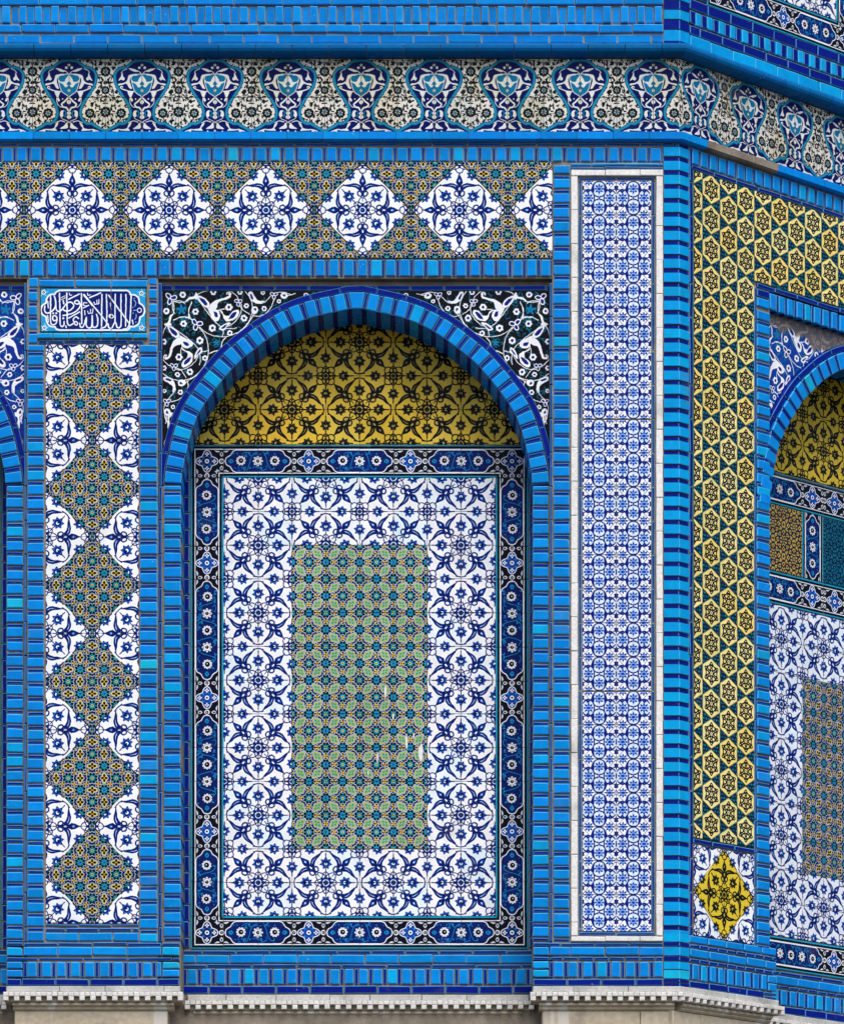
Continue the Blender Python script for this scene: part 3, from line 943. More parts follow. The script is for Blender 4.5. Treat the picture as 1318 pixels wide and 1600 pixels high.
def attach(name, me, t, a, b, n, color=None, rot=(0, 0, 0), kind=None):
    o = bpy.data.objects.new(name, me)
    COL.objects.link(o)
    f, ta, tb, tn = o_face[t.name]
    o.parent = t
    o.location = ((a - ta) * PX, -(n - tn) * PX, (b - tb) * PX)
    o.rotation_euler = rot
    if color is not None:
        o.color = (*color, 1)
    if kind:
        o['kind'] = kind
    return o

def make_mesh(name, verts, faces, mats, idx=None, uvs=None):
    me = bpy.data.meshes.new(name)
    me.from_pydata([(a * PX, -n * PX, b * PX) for a, b, n in verts], [], faces)
    for m in mats:
        me.materials.append(m)
    if idx:
        for p, i in zip(me.polygons, idx):
            p.material_index = i
    if uvs is not None:
        l = me.uv_layers.new(name='UVMap')
        for lo in me.loops:
            l.data[lo.index].uv = uvs[lo.vertex_index]
    me.update()
    return me

def inset(poly, d):
    m = len(poly)
    out = []
    for i in range(m):
        p0, p1, p2 = (np.array(poly[i - 1], float), np.array(poly[i], float), np.array(poly[(i + 1) % m], float))
        e1, e2 = p1 - p0, p2 - p1
        n1 = np.array([-e1[1], e1[0]]) / max(np.linalg.norm(e1), 1e-6)
        n2 = np.array([-e2[1], e2[0]]) / max(np.linalg.norm(e2), 1e-6)
        k = 1 + n1 @ n2
        v = (n1 + n2) / max(k, .35)
        out.append(tuple(p1 + v * d))
    return out

def area(poly):
    return .5 * sum(poly[i - 1][0] * poly[i][1] - poly[i][0] * poly[i - 1][1] for i in range(len(poly)))

def prism(name, poly, depth, bev, mats, uvf=None, mi=(0, 1, 1), tilt=None):
    """poly in the (a, b) plane around its own origin; front face at n = 0"""
    if area(poly) < 0:
        poly = poly[::-1]
    m = len(poly)
    # looking along +Y (into the wall) a is right, b is up: counter-clockwise polygons face the viewer
    fr = inset(poly, bev) if bev else list(poly)
    tl = tilt or (0, 0)
    V = [(a, b, a * tl[0] + b * tl[1]) for a, b in fr]
    F, I = [tuple(range(m))], [mi[0]]
    if bev:
        V += [(a, b, -bev + a * tl[0] + b * tl[1]) for a, b in poly]
        for i in range(m):
            j = (i + 1) % m
            F.append((i, m + i, m + j, j)); I.append(mi[1])
    o = len(V) - m
    V += [(a, b, -depth) for a, b in poly]
    for i in range(m):
        j = (i + 1) % m
        F.append((o + i, o + m + i, o + m + j, o + j)); I.append(mi[2])
    F.append(tuple(o + m + i for i in range(m))[::-1]); I.append(mi[2])
    uvs = [uvf(a, b) for a, b, n in V] if uvf else None
    return make_mesh(name, V, F, mats, I, uvs)

_bm = {}
def brick_mesh(w, h, d, bev=1.3):
    k = (round(w, 1), round(h, 1), round(d), rnd.randrange(6))
    if k not in _bm:
        j = lambda: rnd.uniform(-.35, .35)
        w2, h2 = w / 2, h / 2
        poly = [(-w2 + j(), -h2 + j()), (w2 + j(), -h2 + j()), (w2 + j(), h2 + j()), (-w2 + j(), h2 + j())]
        if k[3] == 0 and min(w, h) > 9:
            q = poly[2]
            poly = poly[:2] + [(q[0], q[1] - rnd.uniform(2, 3.5)), (q[0] - rnd.uniform(1.2, 3), q[1] - .4)] + poly[3:]
        if k[3] == 1 and min(w, h) > 9:
            q = poly[0]
            poly = [(q[0], q[1] + rnd.uniform(1.6, 3)), (q[0] + rnd.uniform(1.5, 3.5), q[1])] + poly[1:]
        _bm[k] = prism('glazed_brick', poly, d, bev, [M['glaze'], M['edge']], None, (0, 1, 0), (rnd.uniform(-.02, .02), rnd.uniform(-.03, .03)))
    return _bm[k]

def vary(c, s=.12, hue=.08):
    k = 1 + rnd.uniform(-s, s)
    return (c[0] * k * (1 + rnd.uniform(-hue, hue)), c[1] * k * (1 + rnd.uniform(-hue, hue)), c[2] * k)

def brick(t, a0, a1, b0, b1, n, col, name='glazed_brick', d=22, gap=.7, v=.12):
    a0, a1 = min(a0, a1) + gap, max(a0, a1) - gap
    b0, b1 = min(b0, b1) + gap, max(b0, b1) - gap
    me = brick_mesh(a1 - a0, b1 - b0, d)
    return attach(name, me, t, (a0 + a1) / 2 + rnd.uniform(-.3, .3), (b0 + b1) / 2 + rnd.uniform(-.25, .25), n + rnd.uniform(-.7, .7),
                  vary(col, v), (rnd.uniform(-.012, .012), rnd.uniform(-.012, .012), rnd.uniform(-.01, .01)))

def lt():          # light brick colour: mostly one batch, now and then a brighter one
    r = rnd.random()
    return BRIGHT if r < .006 else (CYAN if r < .10 else LIGHT)

def row(t, a0, a1, b0, b1, n, col, L=53.0, phase=0.0, name='glazed_brick', d=22):
    x = a0 - phase
    while x < a1 - .5:
        u, w = max(x, a0), min(x + L, a1)
        if w - u > 4:
            brick(t, u, w, b0, b1, n, col, name, d)
        x += L

def soldier(t, a0, a1, b0, b1, n, pitch=22.0, lw=16.4, ln=0.0, first='light', cl=None, cn=NAVYB, d=22):
    x = a0
    if first == 'navy':
        brick(t, x, x + pitch - lw, b0, b1, n - 1.3, cn, 'navy_brick', d, .4)
        x += pitch - lw
    while x < a1 - 3:
        brick(t, x + rnd.uniform(-.3, .6), min(x + lw, a1) + rnd.uniform(-.6, .2), b0 + rnd.uniform(0, .5), b1 - rnd.uniform(0, .5), n + ln, cl or lt(), 'glazed_brick', d)
        if x + lw < a1 - 2:
            brick(t, x + lw, min(x + pitch, a1), b0, b1, n - 1.3, cn, 'navy_brick', d, .4)
        x += pitch

def column(t, a0, a1, y0, y1, n, pitch=22.5, lh=16.2, cl=None, d=22, ph=0.0):
    """y0 (top) to y1 (bottom), in rows of the wall plane"""
    y = y0 - ph
    while y < y1 - 3:
        u, w = max(y, y0), min(y + lh, y1)
        if w - u > 4:
            jj = rnd.uniform(-.6, .6)
            brick(t, a0 + rnd.uniform(-.3, .5), a1 + rnd.uniform(-.5, .3), Y(u + max(jj, 0)), Y(w + min(jj, 0)), n, cl or lt(), 'glazed_brick', d)
        if y + lh < y1 - 2 and y + lh > y0:
            brick(t, a0 + .4, a1 - .4, Y(y + lh + .9), Y(min(y + pitch, y1) + .3), n - 1.3, NAVYB, 'navy_brick', d, .35)
        y += pitch

# ---------------- tiles
_tm = {}
def tile(t, poly, n, mat, uvf, name='tile', d=7.0, gap=.3, bev=.6, tint=.05, color=None, rot=True):
    """poly in face (a, b); uvf gives the design at a face point"""
    m = len(poly)
    ca, cb = sum(p[0] for p in poly) / m, sum(p[1] for p in poly) / m
    if area(poly) < 0:
        poly = poly[::-1]
    loc = [(a - ca, b - cb) for a, b in poly]
    if gap:
        loc = inset(loc, gap)
    u0, v0 = uvf(ca, cb)
    q0 = uvf(ca + loc[0][0], cb + loc[0][1])
    key = (mat.name, round(q0[0] - u0, 2), round(q0[1] - v0, 2), tuple((round(a, 1), round(b, 1)) for a, b in loc), round(u0 % 1, 2) % 1, round(v0 % 1, 2) % 1, d) if bev else None
    me = _tm.get(key) if key else None
    if me is None:
        me = prism(name, loc, d, bev, [mat, M['mortar']], lambda a, b: uvf(ca + a, cb + b), (0, 0, 1))
        if key:
            _tm[key] = me
    k = 1 + rnd.uniform(-tint, tint)
    c = color or (1, 1, 1)
    c = (c[0] * k * (1 - abs(rnd.uniform(0, tint))), c[1] * k, c[2] * k * (1 + rnd.uniform(0, tint * .4)))
    r = (rnd.uniform(-.006, .006), rnd.uniform(-.003, .003), rnd.uniform(-.006, .006)) if rot else (0, 0, 0)
    return attach(name, me, t, ca, cb, n + rnd.uniform(-.25, .25), c, r)

def rect(a0, a1, b0, b1):
    return [(a0, b0), (a1, b0), (a1, b1), (a0, b1)]

def clip_rect(poly, a0, a1, b0, b1):
    def cut(P, ax, v, keep):
        out = []
        for i in range(len(P)):
            p, q = P[i - 1], P[i]
            ip, iq = (p[ax] - v) * keep >= 0, (q[ax] - v) * keep >= 0
            if ip != iq:
                s = (v - p[ax]) / (q[ax] - p[ax])
                out.append((p[0] + s * (q[0] - p[0]), p[1] + s * (q[1] - p[1])))
            if iq:
                out.append(q)
        return out
    for ax, v, k in ((0, a0, 1), (0, a1, -1), (1, b0, 1), (1, b1, -1)):
        if len(poly) < 3:
            return []
        poly = cut(poly, ax, v, k)
    o = []
    for p in poly:
        if not o or abs(p[0] - o[-1][0]) + abs(p[1] - o[-1][1]) > .05:
            o.append(p)
    if len(o) > 1 and abs(o[0][0] - o[-1][0]) + abs(o[0][1] - o[-1][1]) < .05:
        o.pop()
    return o if len(o) > 2 and abs(area(o)) > 6 else []

def uv_rot(ca, cb, period, rot=True, k=1.0):
    s = math.sqrt(.5)
    if rot:
        return lambda a, b: (((a - ca) + (b - cb)) * s * k / period, (-(a - ca) + (b - cb)) * s * k / period)
    return lambda a, b: ((a - ca) * k / period, (b - cb) * k / period)

def grid(a0, a1, o, step):
    """cut positions from a0 to a1 on the lattice o + k step, slivers merged"""
    k = math.ceil((a0 - o) / step)
    g = [a0]
    while o + k * step < a1:
        g.append(o + k * step)
        k += 1
    g.append(a1)
    out = [g[0]]
    for x in g[1:-1]:
        if x - out[-1] > step * .3 and a1 - x > step * .3:
            out.append(x)
    out.append(a1)
    return out

def field(t, a0, a1, b0, b1, n, mat, uvf, ga, gb, hole=None, name='tile', tint=.05, color=None, tintf=None):
    for i in range(len(ga) - 1):
        for j in range(len(gb) - 1):
            u0, u1, v0, v1 = ga[i], ga[i + 1], gb[j], gb[j + 1]
            if hole and u0 >= hole[0] - 2 and u1 <= hole[1] + 2 and v0 >= hole[2] - 2 and v1 <= hole[3] + 2:
                continue
            tile(t, rect(u0, u1, v0, v1), n, mat, uvf, name, tint=tint, color=tintf(i, j) if tintf else color)

# ---------------- arches
HALF = [(283, 757), (284.2, 740), (287.5, 722), (291.2, 706), (296, 684), (305, 657), (315, 637), (328, 618), (344, 597), (369.7, 567.5), (395, 546.5),
        (420, 527.5), (447, 511), (471, 500), (495, 492.5), (522, 486.5), (540, 482.5), (557, 479)]
def arch_curve(cx, k=1.0, dy=0.0, ext=0.0):
    """points from the left spring over the top to the right spring, in (a, b)"""
    h = [((x - 557) * k, Y(y + dy)) for x, y in HALF]
    L = [(cx + x, b) for x, b in h]
    R = [(cx - x, b) for x, b in h[:-1]][::-1]
    return crv(L, 5)[:-1].tolist() + crv([L[-1]] + R, 5).tolist()
def resample(pts, step):
    p = np.array(pts)
    s = np.concatenate([[0], np.cumsum(np.hypot(*np.diff(p, axis=0).T))])
    q = np.arange(0, s[-1] + 1e-6, step)
    P = np.stack([np.interp(q, s, p[:, 0]), np.interp(q, s, p[:, 1])], 1)
    T = np.gradient(P, axis=0)
    T /= np.hypot(T[:, 0], T[:, 1])[:, None]
    N = np.stack([-T[:, 1], T[:, 0]], 1)      # left of the direction of travel = outside of the arch
    return P, N
def offset(pts, d):
    P, N = resample(pts, 6.0)
    return [tuple(p + n * d) for p, n in zip(P, N)]
def quad_brick(t, q, n, depth, col, name, bev=1.2, v=.12):
    ca, cb = sum(p[0] for p in q) / 4, sum(p[1] for p in q) / 4
    me = prism(name, inset([(a - ca, b - cb) for a, b in (q if area(q) > 0 else q[::-1])], .6), depth, bev, [M['glaze'], M['edge']], None, (0, 1, 0),
               (rnd.uniform(-.02, .02), rnd.uniform(-.02, .02)))
    attach(name, me, t, ca, cb, n + rnd.uniform(-.6, .6), vary(col, v))
def arch_ring(t, curve, n, depth, lo, hi, keep=lambda a: True, width=27.0, ring=10.5, pitch=22.6, lw=16.2):
    L = 0.0
    p = np.array(curve)
    L = np.hypot(*np.diff(p, axis=0).T).sum()
    P, N = resample(curve, .5)
    cnt = int(round((L / pitch - 1) / 2)) * 2 + 1
    pitch2 = L / cnt
    at = lambda s: min(int(round(s / .5)), len(P) - 1)
    for k in range(cnt):
        s0 = k * pitch2 + (pitch2 - lw) / 2
        for (u, w, c, nm, dn) in ((s0, s0 + lw, None, 'glazed_brick', 0), (s0 + lw, s0 + pitch2, NAVYB, 'navy_brick', -1.3)):
            i, j = at(u), at(min(w, L))
            if not keep(P[i][0]):
                continue
            if j - i < 4:
                continue
            q = [tuple(P[j]), tuple(P[i]), tuple(P[i] + N[i] * width), tuple(P[j] + N[j] * width)]
            quad_brick(t, q, n + dn, depth + dn, c or lt(), nm)
    s = 0.0
    while s < L - 6:
        w = min(s + 45.0, L)
        m = 4
        ii = [at(s + (w - s) * k / m) for k in range(m + 1)]
        if keep(P[ii[0]][0]):
            poly = [tuple(P[i] + N[i] * (width + .4)) for i in ii] + [tuple(P[i] + N[i] * (width + ring)) for i in ii[::-1]]
            if area(poly) < 0:
                poly = poly[::-1]
            ca, cb = sum(a for a, b in poly) / len(poly), sum(b for a, b in poly) / len(poly)
            me = prism('navy_tile', inset([(a - ca, b - cb) for a, b in poly], .5), 14, .8, [M['glaze'], M['edge']], None, (0, 1, 0))
            attach('navy_tile', me, t, ca, cb, n - 3 + rnd.uniform(-.4, .4), vary(NAVYB))
        s += 45.0

def extrude_profile(t, prof, a_of, name, col, mat=None, bevel=False):
    """prof = [(n, b)] open profile from top to bottom; a_of(n) = (start, end) along the face"""
    V, F = [], []
    m = len(prof)
    for k in (0, 1):
        for n, b in prof:
            V.append((a_of(n)[k], b, n))
    for i in range(m - 1):
        F.append((i, i + 1, m + i + 1, m + i))
    F.append(tuple(range(m))[::-1])
    F.append(tuple(range(m, 2 * m)))
    F.append((0, m, 2 * m - 1, m - 1))
    ca = sum(v[0] for v in V) / len(V); cb = sum(v[1] for v in V) / len(V)
    me = make_mesh(name, [(a - ca, b - cb, n) for a, b, n in V], F, [mat or M['glaze']])
    for p in me.polygons:
        if len(p.vertices) == 4:
            p.use_smooth = False
    return attach(name, me, t, ca, cb, o_face[t.name][3] * 0, vary(col) if col else None)

# ================================================================ THE SETTING
def structure(name, bm_parts, mat):
    V, F = [], []
    for (face, poly, n0, n1) in bm_parts:         # prisms: poly in (a, b), from n0 (front) back to n1
        if area(poly) < 0:
            poly = poly[::-1]
        o, m = len(V), len(poly)
        V += [face.world(a, b, n0) for a, b in poly] + [face.world(a, b, n1) for a, b in poly]
        F.append(tuple(o + i for i in range(m)))
        F.append(tuple(o + m + i for i in range(m))[::-1])
        for i in range(m):
            j = (i + 1) % m
            F.append((o + i, o + m + i, o + m + j, o + j))
    me = bpy.data.meshes.new(name)
    me.from_pydata([tuple(v) for v in V], [], F)
    me.materials.append(mat)
    me.update()
    ob = bpy.data.objects.new(name, me)
    COL.objects.link(ob)
    ob['kind'] = 'structure'
    return ob

R4 = lambda x0, x1, y0, y1: rect(x0, x1, Y(y1), Y(y0))
PHI = math.sqrt(.5)
TOPY, BOTY = -90, 1541
GY = HOR + EYE / PX + 20
NB = 8 - 831            # shift of the neighbouring bay
AN = -6.0               # plane of the arches
NN = -100.0             # plane of the niche backs
q = (DIST - NN) / DIST
nx = lambda x: CX + (x - CX) * q
ny = lambda y: (HOR - y) * q

front_curve = arch_curve(557)
left_curve = arch_curve(557 + NB)
wing_curve = arch_curve(487, .985)
def around(curve, x0, x1, ytop, grow=4.0):
    """wall over an arch, between x0 and x1, with the opening left out"""
    ex = [p for p in offset(curve, grow) if x0 < p[0] < x1]
    lo = Y(757)
    return [(x0, Y(ytop)), (x0, ex[0][1] if ex[0][0] > x0 + 12 else lo)] + ([(ex[0][0], lo)] if ex[0][0] > x0 + 12 else []) + ex + \
           ([(ex[-1][0], lo)] if ex[-1][0] < x1 - 12 else []) + [(x1, lo if ex[-1][0] < x1 - 12 else ex[-1][1]), (x1, Y(ytop))]
wall = structure('wall', [
    (FR, R4(-70, 1058, TOPY, 434), -3.4, -200),
    (FR, R4(42.5, 247, 434.5, BOTY), -3.4, -200),
    (FR, R4(10, 42, 757.5, BOTY), -9.6, -200),
    (FR, R4(247.5, 282, 757.5, BOTY), -9.6, -200),
    (FR, R4(862.5, 1058, 434.5, BOTY), -3.4, -200),
    (FR, R4(832.5, 862, 757.5, BOTY), -9.6, -200),
    (FR, around(front_curve, 246, 864, 435), -17, -104),
    (FR, around(left_curve, -70, 43, 435), -17, -104),
    (FR, R4(-70, 1000, 437, GY), NN - 3, -260),
    (FR, R4(26, 258, BOTY + .5, GY), -24, -200),
    (FR, R4(850, 1050, BOTY + .5, GY), -24, -200),
    (WG, R4(3, 218, TOPY, BOTY), -3.4, -160),
    (WG, R4(218.5, 640, TOPY, 405), -3.4, -160),
    (WG, around(wing_curve, 200, 640, 405.5), -15, -104),
    (WG, R4(190, 640, 405.5, GY), NN - 3, -260),
    (WG, R4(0, 218, BOTY + .5, GY), -24, -160),
], M['mortar'])

def flat_sheet(name, pts, mat):
    me = bpy.data.meshes.new(name)
    me.from_pydata(pts, [], [tuple(range(len(pts)))])
    me.materials.append(mat)
    ob = bpy.data.objects.new(name, me)
    COL.objects.link(ob)
    ob['kind'] = 'structure'
    return ob
flat_sheet('ground', [(-400, -400, 0), (400, -400, 0), (400, 400, 0), (-400, 400, 0)], M['paving'])

# ================================================================ TOP OF THE WALL
t = thing('parapet', 'blue tiled parapet band of raised and sunken bricks above the roll moulding', 'parapet', FR, 500, Y(68))
row(t, -60, 1036, Y(8), Y(-9), 2, SKYB, 76, 30)
x = -60.0
k = 0
while x < 1036:
    w = rnd.uniform(12.2, 15.0)
    w = min(w, 1036 - x)
    if w > 3:
        brick(t, x, x + w, Y(36.5), Y(9.5), 2.4 if k % 2 else -1.8, LIGHT if k % 2 else SKYB, 'raised_brick' if k % 2 else 'sunken_brick')  # sunken bricks get a darker blue, recess shade put into their colour
    x += w
    k += 1
row(t, -60, 1036, Y(51), Y(37.5), 1, LIGHT, 53, 12)
row(t, -60, 1036, Y(67), Y(52.5), -2, SKYB, 53, 36)
row(t, -60, 1061, Y(71), Y(67.5), -1, NAVYB, 80, 0, 'navy_tile')

t = thing('parapet', 'navy and turquoise banded parapet on the angled wall at top right', 'parapet', WG, 200, Y(60))
row(t, 24, 640, Y(8), Y(-9), 0, NAVYB, 53, 10, 'navy_brick')
row(t, 24, 66, Y(-11), Y(-60), 0, NAVYB, 53, 0, 'navy_brick')
x = 24.0
while x < 640:
    brick(t, x, x + 13.4, Y(31), Y(9), 0, NAVYB, 'navy_brick')
    brick(t, x + 13.4, x + 27.4, Y(31), Y(9), .5, CYAN)
    x += 27.4
row(t, 24, 640, Y(47), Y(32), 0, NAVYB, 53, 30, 'navy_brick')
row(t, 24, 640, Y(67), Y(48), 1, CYAN, 53, 5)

RN = 22.0
roll = lambda: [(-8, Y(70)), (6, Y(70.5)), (13, Y(71.5)), (19, Y(74)), (RN, Y(78)), (RN, Y(82)), (20, Y(86)), (15, Y(89)), (8, Y(90.5)), (-8, Y(91))]
T22 = math.tan(math.radians(22.5))
t = thing('roll_moulding', 'half round dark turquoise moulding running along the straight wall above the keyhole frieze', 'moulding', FR, 500, Y(80))
x = -60.0
while x < 1060:
    e = x + 57.5
    last = e > 1040
    prof = roll()
    extrude_profile(t, prof, (lambda n, x=x: (x + .5, 1061 + T22 * n)) if last else (lambda n, x=x, e=e: (x + .5, e - .5)), 'moulding_tile', lin(6, 92, 152))
    if last:
        break
    x = e
t = thing('roll_moulding', 'half round turquoise moulding on the angled wall above its stained frieze', 'moulding', WG, 200, Y(80))
x = 0.0
while x < 640:
    e = x + 57.5
    extrude_profile(t, roll(), (lambda n, e=e: (-T22 * n, e - .5)) if x == 0 else (lambda n, x=x, e=e: (x + .5, e - .5)), 'moulding_tile', lin(6, 96, 160))
    x = e

# keyhole medallion frieze
KB0, KB1 = Y(207.5), Y(91.5)
def frieze(t, a_lo, a_hi, c0, mat, n):
    k = math.floor((a_lo - c0) / 114.0)
    while c0 + k * 114 - 57 < a_hi:
        c = c0 + k * 114
        for (u0, u1) in ((c - 57, c), (c, c + 57)):
            u0, u1 = max(u0, a_lo), min(u1, a_hi)
            if u1 - u0 < 3:
                continue
            for (b0, b1) in ((KB0, Y(152)), (Y(152), KB1)):
                dirt = rnd.random()
                colr = (1, 1, 1) if dirt < .75 else (.90, .86, .76)
                tile(t, rect(u0, u1, b0, b1), n, mat, lambda a, b, c=c: ((a - c + 57) / 114, (b - KB0) / (KB1 - KB0)), 'medallion_tile', gap=.3, color=colr)
        k += 1
t = thing('keyhole_frieze', 'frieze of turquoise edged keyhole medallions along the straight wall', 'tile frieze', FR, 500, Y(150))
frieze(t, -60, 1061, 108, M['t_keyhole'], -1)
t = thing('keyhole_frieze', 'dirt stained keyhole medallion frieze turning onto the angled wall', 'tile frieze', WG, 200, Y(150))
frieze(t, 0, 640, 50, M['t_keyhole_worn'], -1)

def string_prof(): return [(-8, Y(208.5)), (9, Y(208.5)), (9, Y(219.5)), (4, Y(222)), (-8, Y(222.5))]
t = thing('string_course', 'thin bright blue tile ledge under the keyhole frieze of the straight wall', 'ledge', FR, 500, Y(215))
x = -60.0
while x < 1050:
    e = x + 56.5
    last = e > 1035
    extrude_profile(t, string_prof(), (lambda n, x=x: (x + .4, 1061 + T22 * n)) if last else (lambda n, x=x, e=e: (x + .4, e - .4)), 'ledge_tile', LIGHT)
    if last:
        break
    x = e
row(t, -60, 1061, Y(228.5), Y(223), -2, NAVYB, 54, 20, 'navy_tile')
t = thing('string_course', 'chipped blue tile ledge with bare mortar under the frieze of the angled wall', 'ledge', WG, 200, Y(215))
x = 0.0
while x < 640:
    e = x + 56.5
    bare = 40 < x < 300
    o = extrude_profile(t, string_prof(), (lambda n, e=e: (-T22 * n, e - .4)) if x == 0 else (lambda n, x=x, e=e: (x + .4, e - .4)), 'ledge_tile',
                        None if bare and x < 220 else LIGHT, M['mortar'] if bare and x < 220 else None)
    x = e

# soldier courses
t = thing('brick_course', 'upper course of upright blue bricks above the row of white diamonds', 'brick course', FR, 500, Y(241))
soldier(t, -62, 1036, Y(252.5), Y(229.5), 0, 22.0)
t = thing('brick_course', 'course of upright blue bricks over the yellow hexagon tiles', 'brick course', WG, 200, Y(236))
soldier(t, 29, 640, Y(249.5), Y(224), 0, 21.6)
row(t, 29, 640, Y(257.5), Y(250), -1, NAVYB, 53, 0, 'navy_tile')

# ================================================================ ROW OF DIAMONDS
def diamond(cx, cy, h=75.3, w=None):
    w = w or h
    return [(cx, cy - h), (cx + w, cy), (cx, cy + h), (cx - w, cy)]
t = thing('diamond_frieze', 'row of white diamonds with blue lilies on a small gold mosaic above the arch', 'tile frieze', FR, 420, Y(328))
DB0, DB1 = Y(403.3), Y(253.3)
cy = Y(328.3)
for k in range(-1, 7):
    c = 113.4 + 151 * k
    for (x0, x1) in ((c - 76, c), (c, c + 76)) if k == 6 else ((c - 76, c + 76),):
        pl = clip_rect(diamond(c, cy, 74.5), max(-60, x0), min(862.5, x1), DB0, DB1)
        if pl:
            tile(t, pl, 0, M['t_lily'], uv_rot(c, cy, 150, False), 'diamond_tile', gap=.3, tint=.03)
for k in range(-1, 6):
    c = 188.9 + 151 * k
    for yy in (Y(252.8), Y(403.8)):
        for s in (-1, 1):
            pl = clip_rect(diamond(c, yy, 75.2), max(-60, min(c, c + s * 76)), min(862.5, max(c, c + s * 76)), DB0, DB1)
            if pl:
                tile(t, pl, .3, M['t_mosaic_ochre'], uv_rot(c, yy, 53.4), 'mosaic_tile', gap=.25, tint=.07)

t = thing('brick_course', 'long course of upright blue bricks directly over the arch and the plaque', 'brick course', FR, 400, Y(418))
soldier(t, -58, 863, Y(432), Y(405), 1, 22.0, 16.2)

# ================================================================ LEFT PILASTER
t = thing('pilaster', 'blue brick pilaster framing the upright panel of diamonds at left', 'pilaster', FR, 144, Y(1541), 0)
column(t, 42.7, 69.5, 538, 1472, 0, ph=6)
column(t, 218, 246.5, 538, 1472, 0, ph=3)
column(t, 44, 59.5, 433, 537, -1, 22.0, 15.6)
column(t, 232, 246.5, 433, 537, -1, 22.0, 15.6, ph=4)
row(t, 61, 231, Y(449), Y(437), 0, LIGHT, 56.6)
row(t, 61, 231, Y(436.5), Y(432.5), -2, NAVYB, 56.6, 30, 'navy_tile')
row(t, 58, 231.5, Y(529.5), Y(520.5), 3, CYAN, 25, 0)
row(t, 60, 229, Y(537), Y(530.5), -1, NAVYB, 25, 10, 'navy_tile')
row(t, 70.5, 217.5, Y(1448.6), Y(1443.5), -1.2, NAVYB, 52, 0, 'navy_tile')
row(t, 70.5, 217.5, Y(1455.8), Y(1449.4), 0, NAVYB, 52, 20, 'navy_tile')
row(t, 70.5, 217.5, Y(1470.8), Y(1456.8), 0, LIGHT, 53)
row(t, 10, 281, Y(1478), Y(1472), 0, NAVYB, 54, 27, 'navy_tile')
for (a0, a1) in ((10.5, 36), (253.5, 281)):
    brick(t, a0, a1, Y(1493.5), Y(1479), 1, CYAN)
    brick(t, a0, a1, Y(1514), Y(1502.5), 1, BRIGHT if a0 > 100 else LIGHT)
    brick(t, a0, a1, Y(1526.8), Y(1515), 1, LIGHT)
row(t, 36.5, 253, Y(1493.5), Y(1479), 1, LIGHT, 54)
row(t, 10, 281, Y(1501), Y(1495), -1, NAVYB, 70, 20, 'navy_tile')
soldier(t, 36.5, 253, Y(1527), Y(1502.5), 1, 22.4, 15.8, 0, 'navy')
row(t, 10, 281, Y(1540.5), Y(1528.5), 0, NAVYB, 53, 29, 'navy_brick')

for (x0, x1, lab) in ((37.3, 42.2, 'thin navy tile strip left of the diamond panel pilaster'), (247.2, 253.6, 'thin navy tile strip between the pilaster and the big arch')):
    t = thing('tile_strip', lab, 'tile strip', FR, x0, Y(1472))
    y = 441.0
    while y < 1471:
        e = min(y + 53, 1471)
        brick(t, x0, x1, Y(e), Y(y), -1.4, NAVYB, 'navy_tile')
        y = e

t = thing('tile_panel', 'tall narrow panel of six gold mosaic diamonds on white lily tiles', 'tile panel', FR, 144, Y(990))  # a panel of glazed tiles set into the pilaster
b_lo, b_hi = Y(1442.3), Y(537.7)
for k in range(6):
    c = Y(612.3 + 150.8 * k)
    tile(t, diamond(144.3, c, 75.0, 72.8), -1.2, M['t_mosaic_ochre'], uv_rot(144.3, c, 53.1), 'mosaic_tile', gap=.3, tint=.06)
for k in range(-1, 6):
    c = Y(612.3 + 75.4 + 150.8 * k)
    for s in (-1, 1):
        xe = 144.3 + s * 72.8
        for (v0, v1) in ((c - 75.2, c), (c, c + 75.2)):
            pl = clip_rect([(144.3, c), (xe, c - 75.2), (xe, c + 75.2)], 60, 230, max(v0, b_lo), min(v1, b_hi))
            if pl:
                tile(t, pl, -1.5, M['t_lily'], uv_rot(144.3 + s * 75.4, c, 150.8, False), 'lily_tile', gap=.25, tint=.03)

t = thing('inscription_plaque', 'navy plaque with white Arabic calligraphy in a lobed frame', 'plaque', FR, 146, Y(484))
for (a0, a1) in ((63, 173.5), (173.9, 229)):
    tile(t, rect(a0, a1, Y(518.5), Y(449.5)), -1, M['t_plaque'], lambda a, b: ((a - 63) / 166, (b - Y(518.5)) / 69), 'plaque_tile', gap=.2, tint=.02)

# ================================================================ THE ARCHED NICHE
t = thing('arch_surround', 'pointed arch of blue bricks with upright jambs around the central niche', 'arch', FR, 557, Y(757))
arch_ring(t, front_curve, AN, 92, 0, 0)
column(t, 255.2, 283, 757, 1471.5, AN, d=92, ph=8)
column(t, 831.5, 857.6, 757, 1471.5, AN, d=92, ph=8)
for x0, x1 in ((857.8, 863.2),):
    y = 441.0
    while y < 1471:
        e = min(y + 53, 1471)
        brick(t, x0, x1, Y(e), Y(y), -1.4, NAVYB, 'navy_tile')
        y = e
row(t, 247, 863, Y(450.5), Y(441), -13, NAVYB, 53, 30, 'navy_tile')
row(t, 247, 863, Y(440.5), Y(432.5), -20, NAVYB, 75, 10, 'navy_tile')

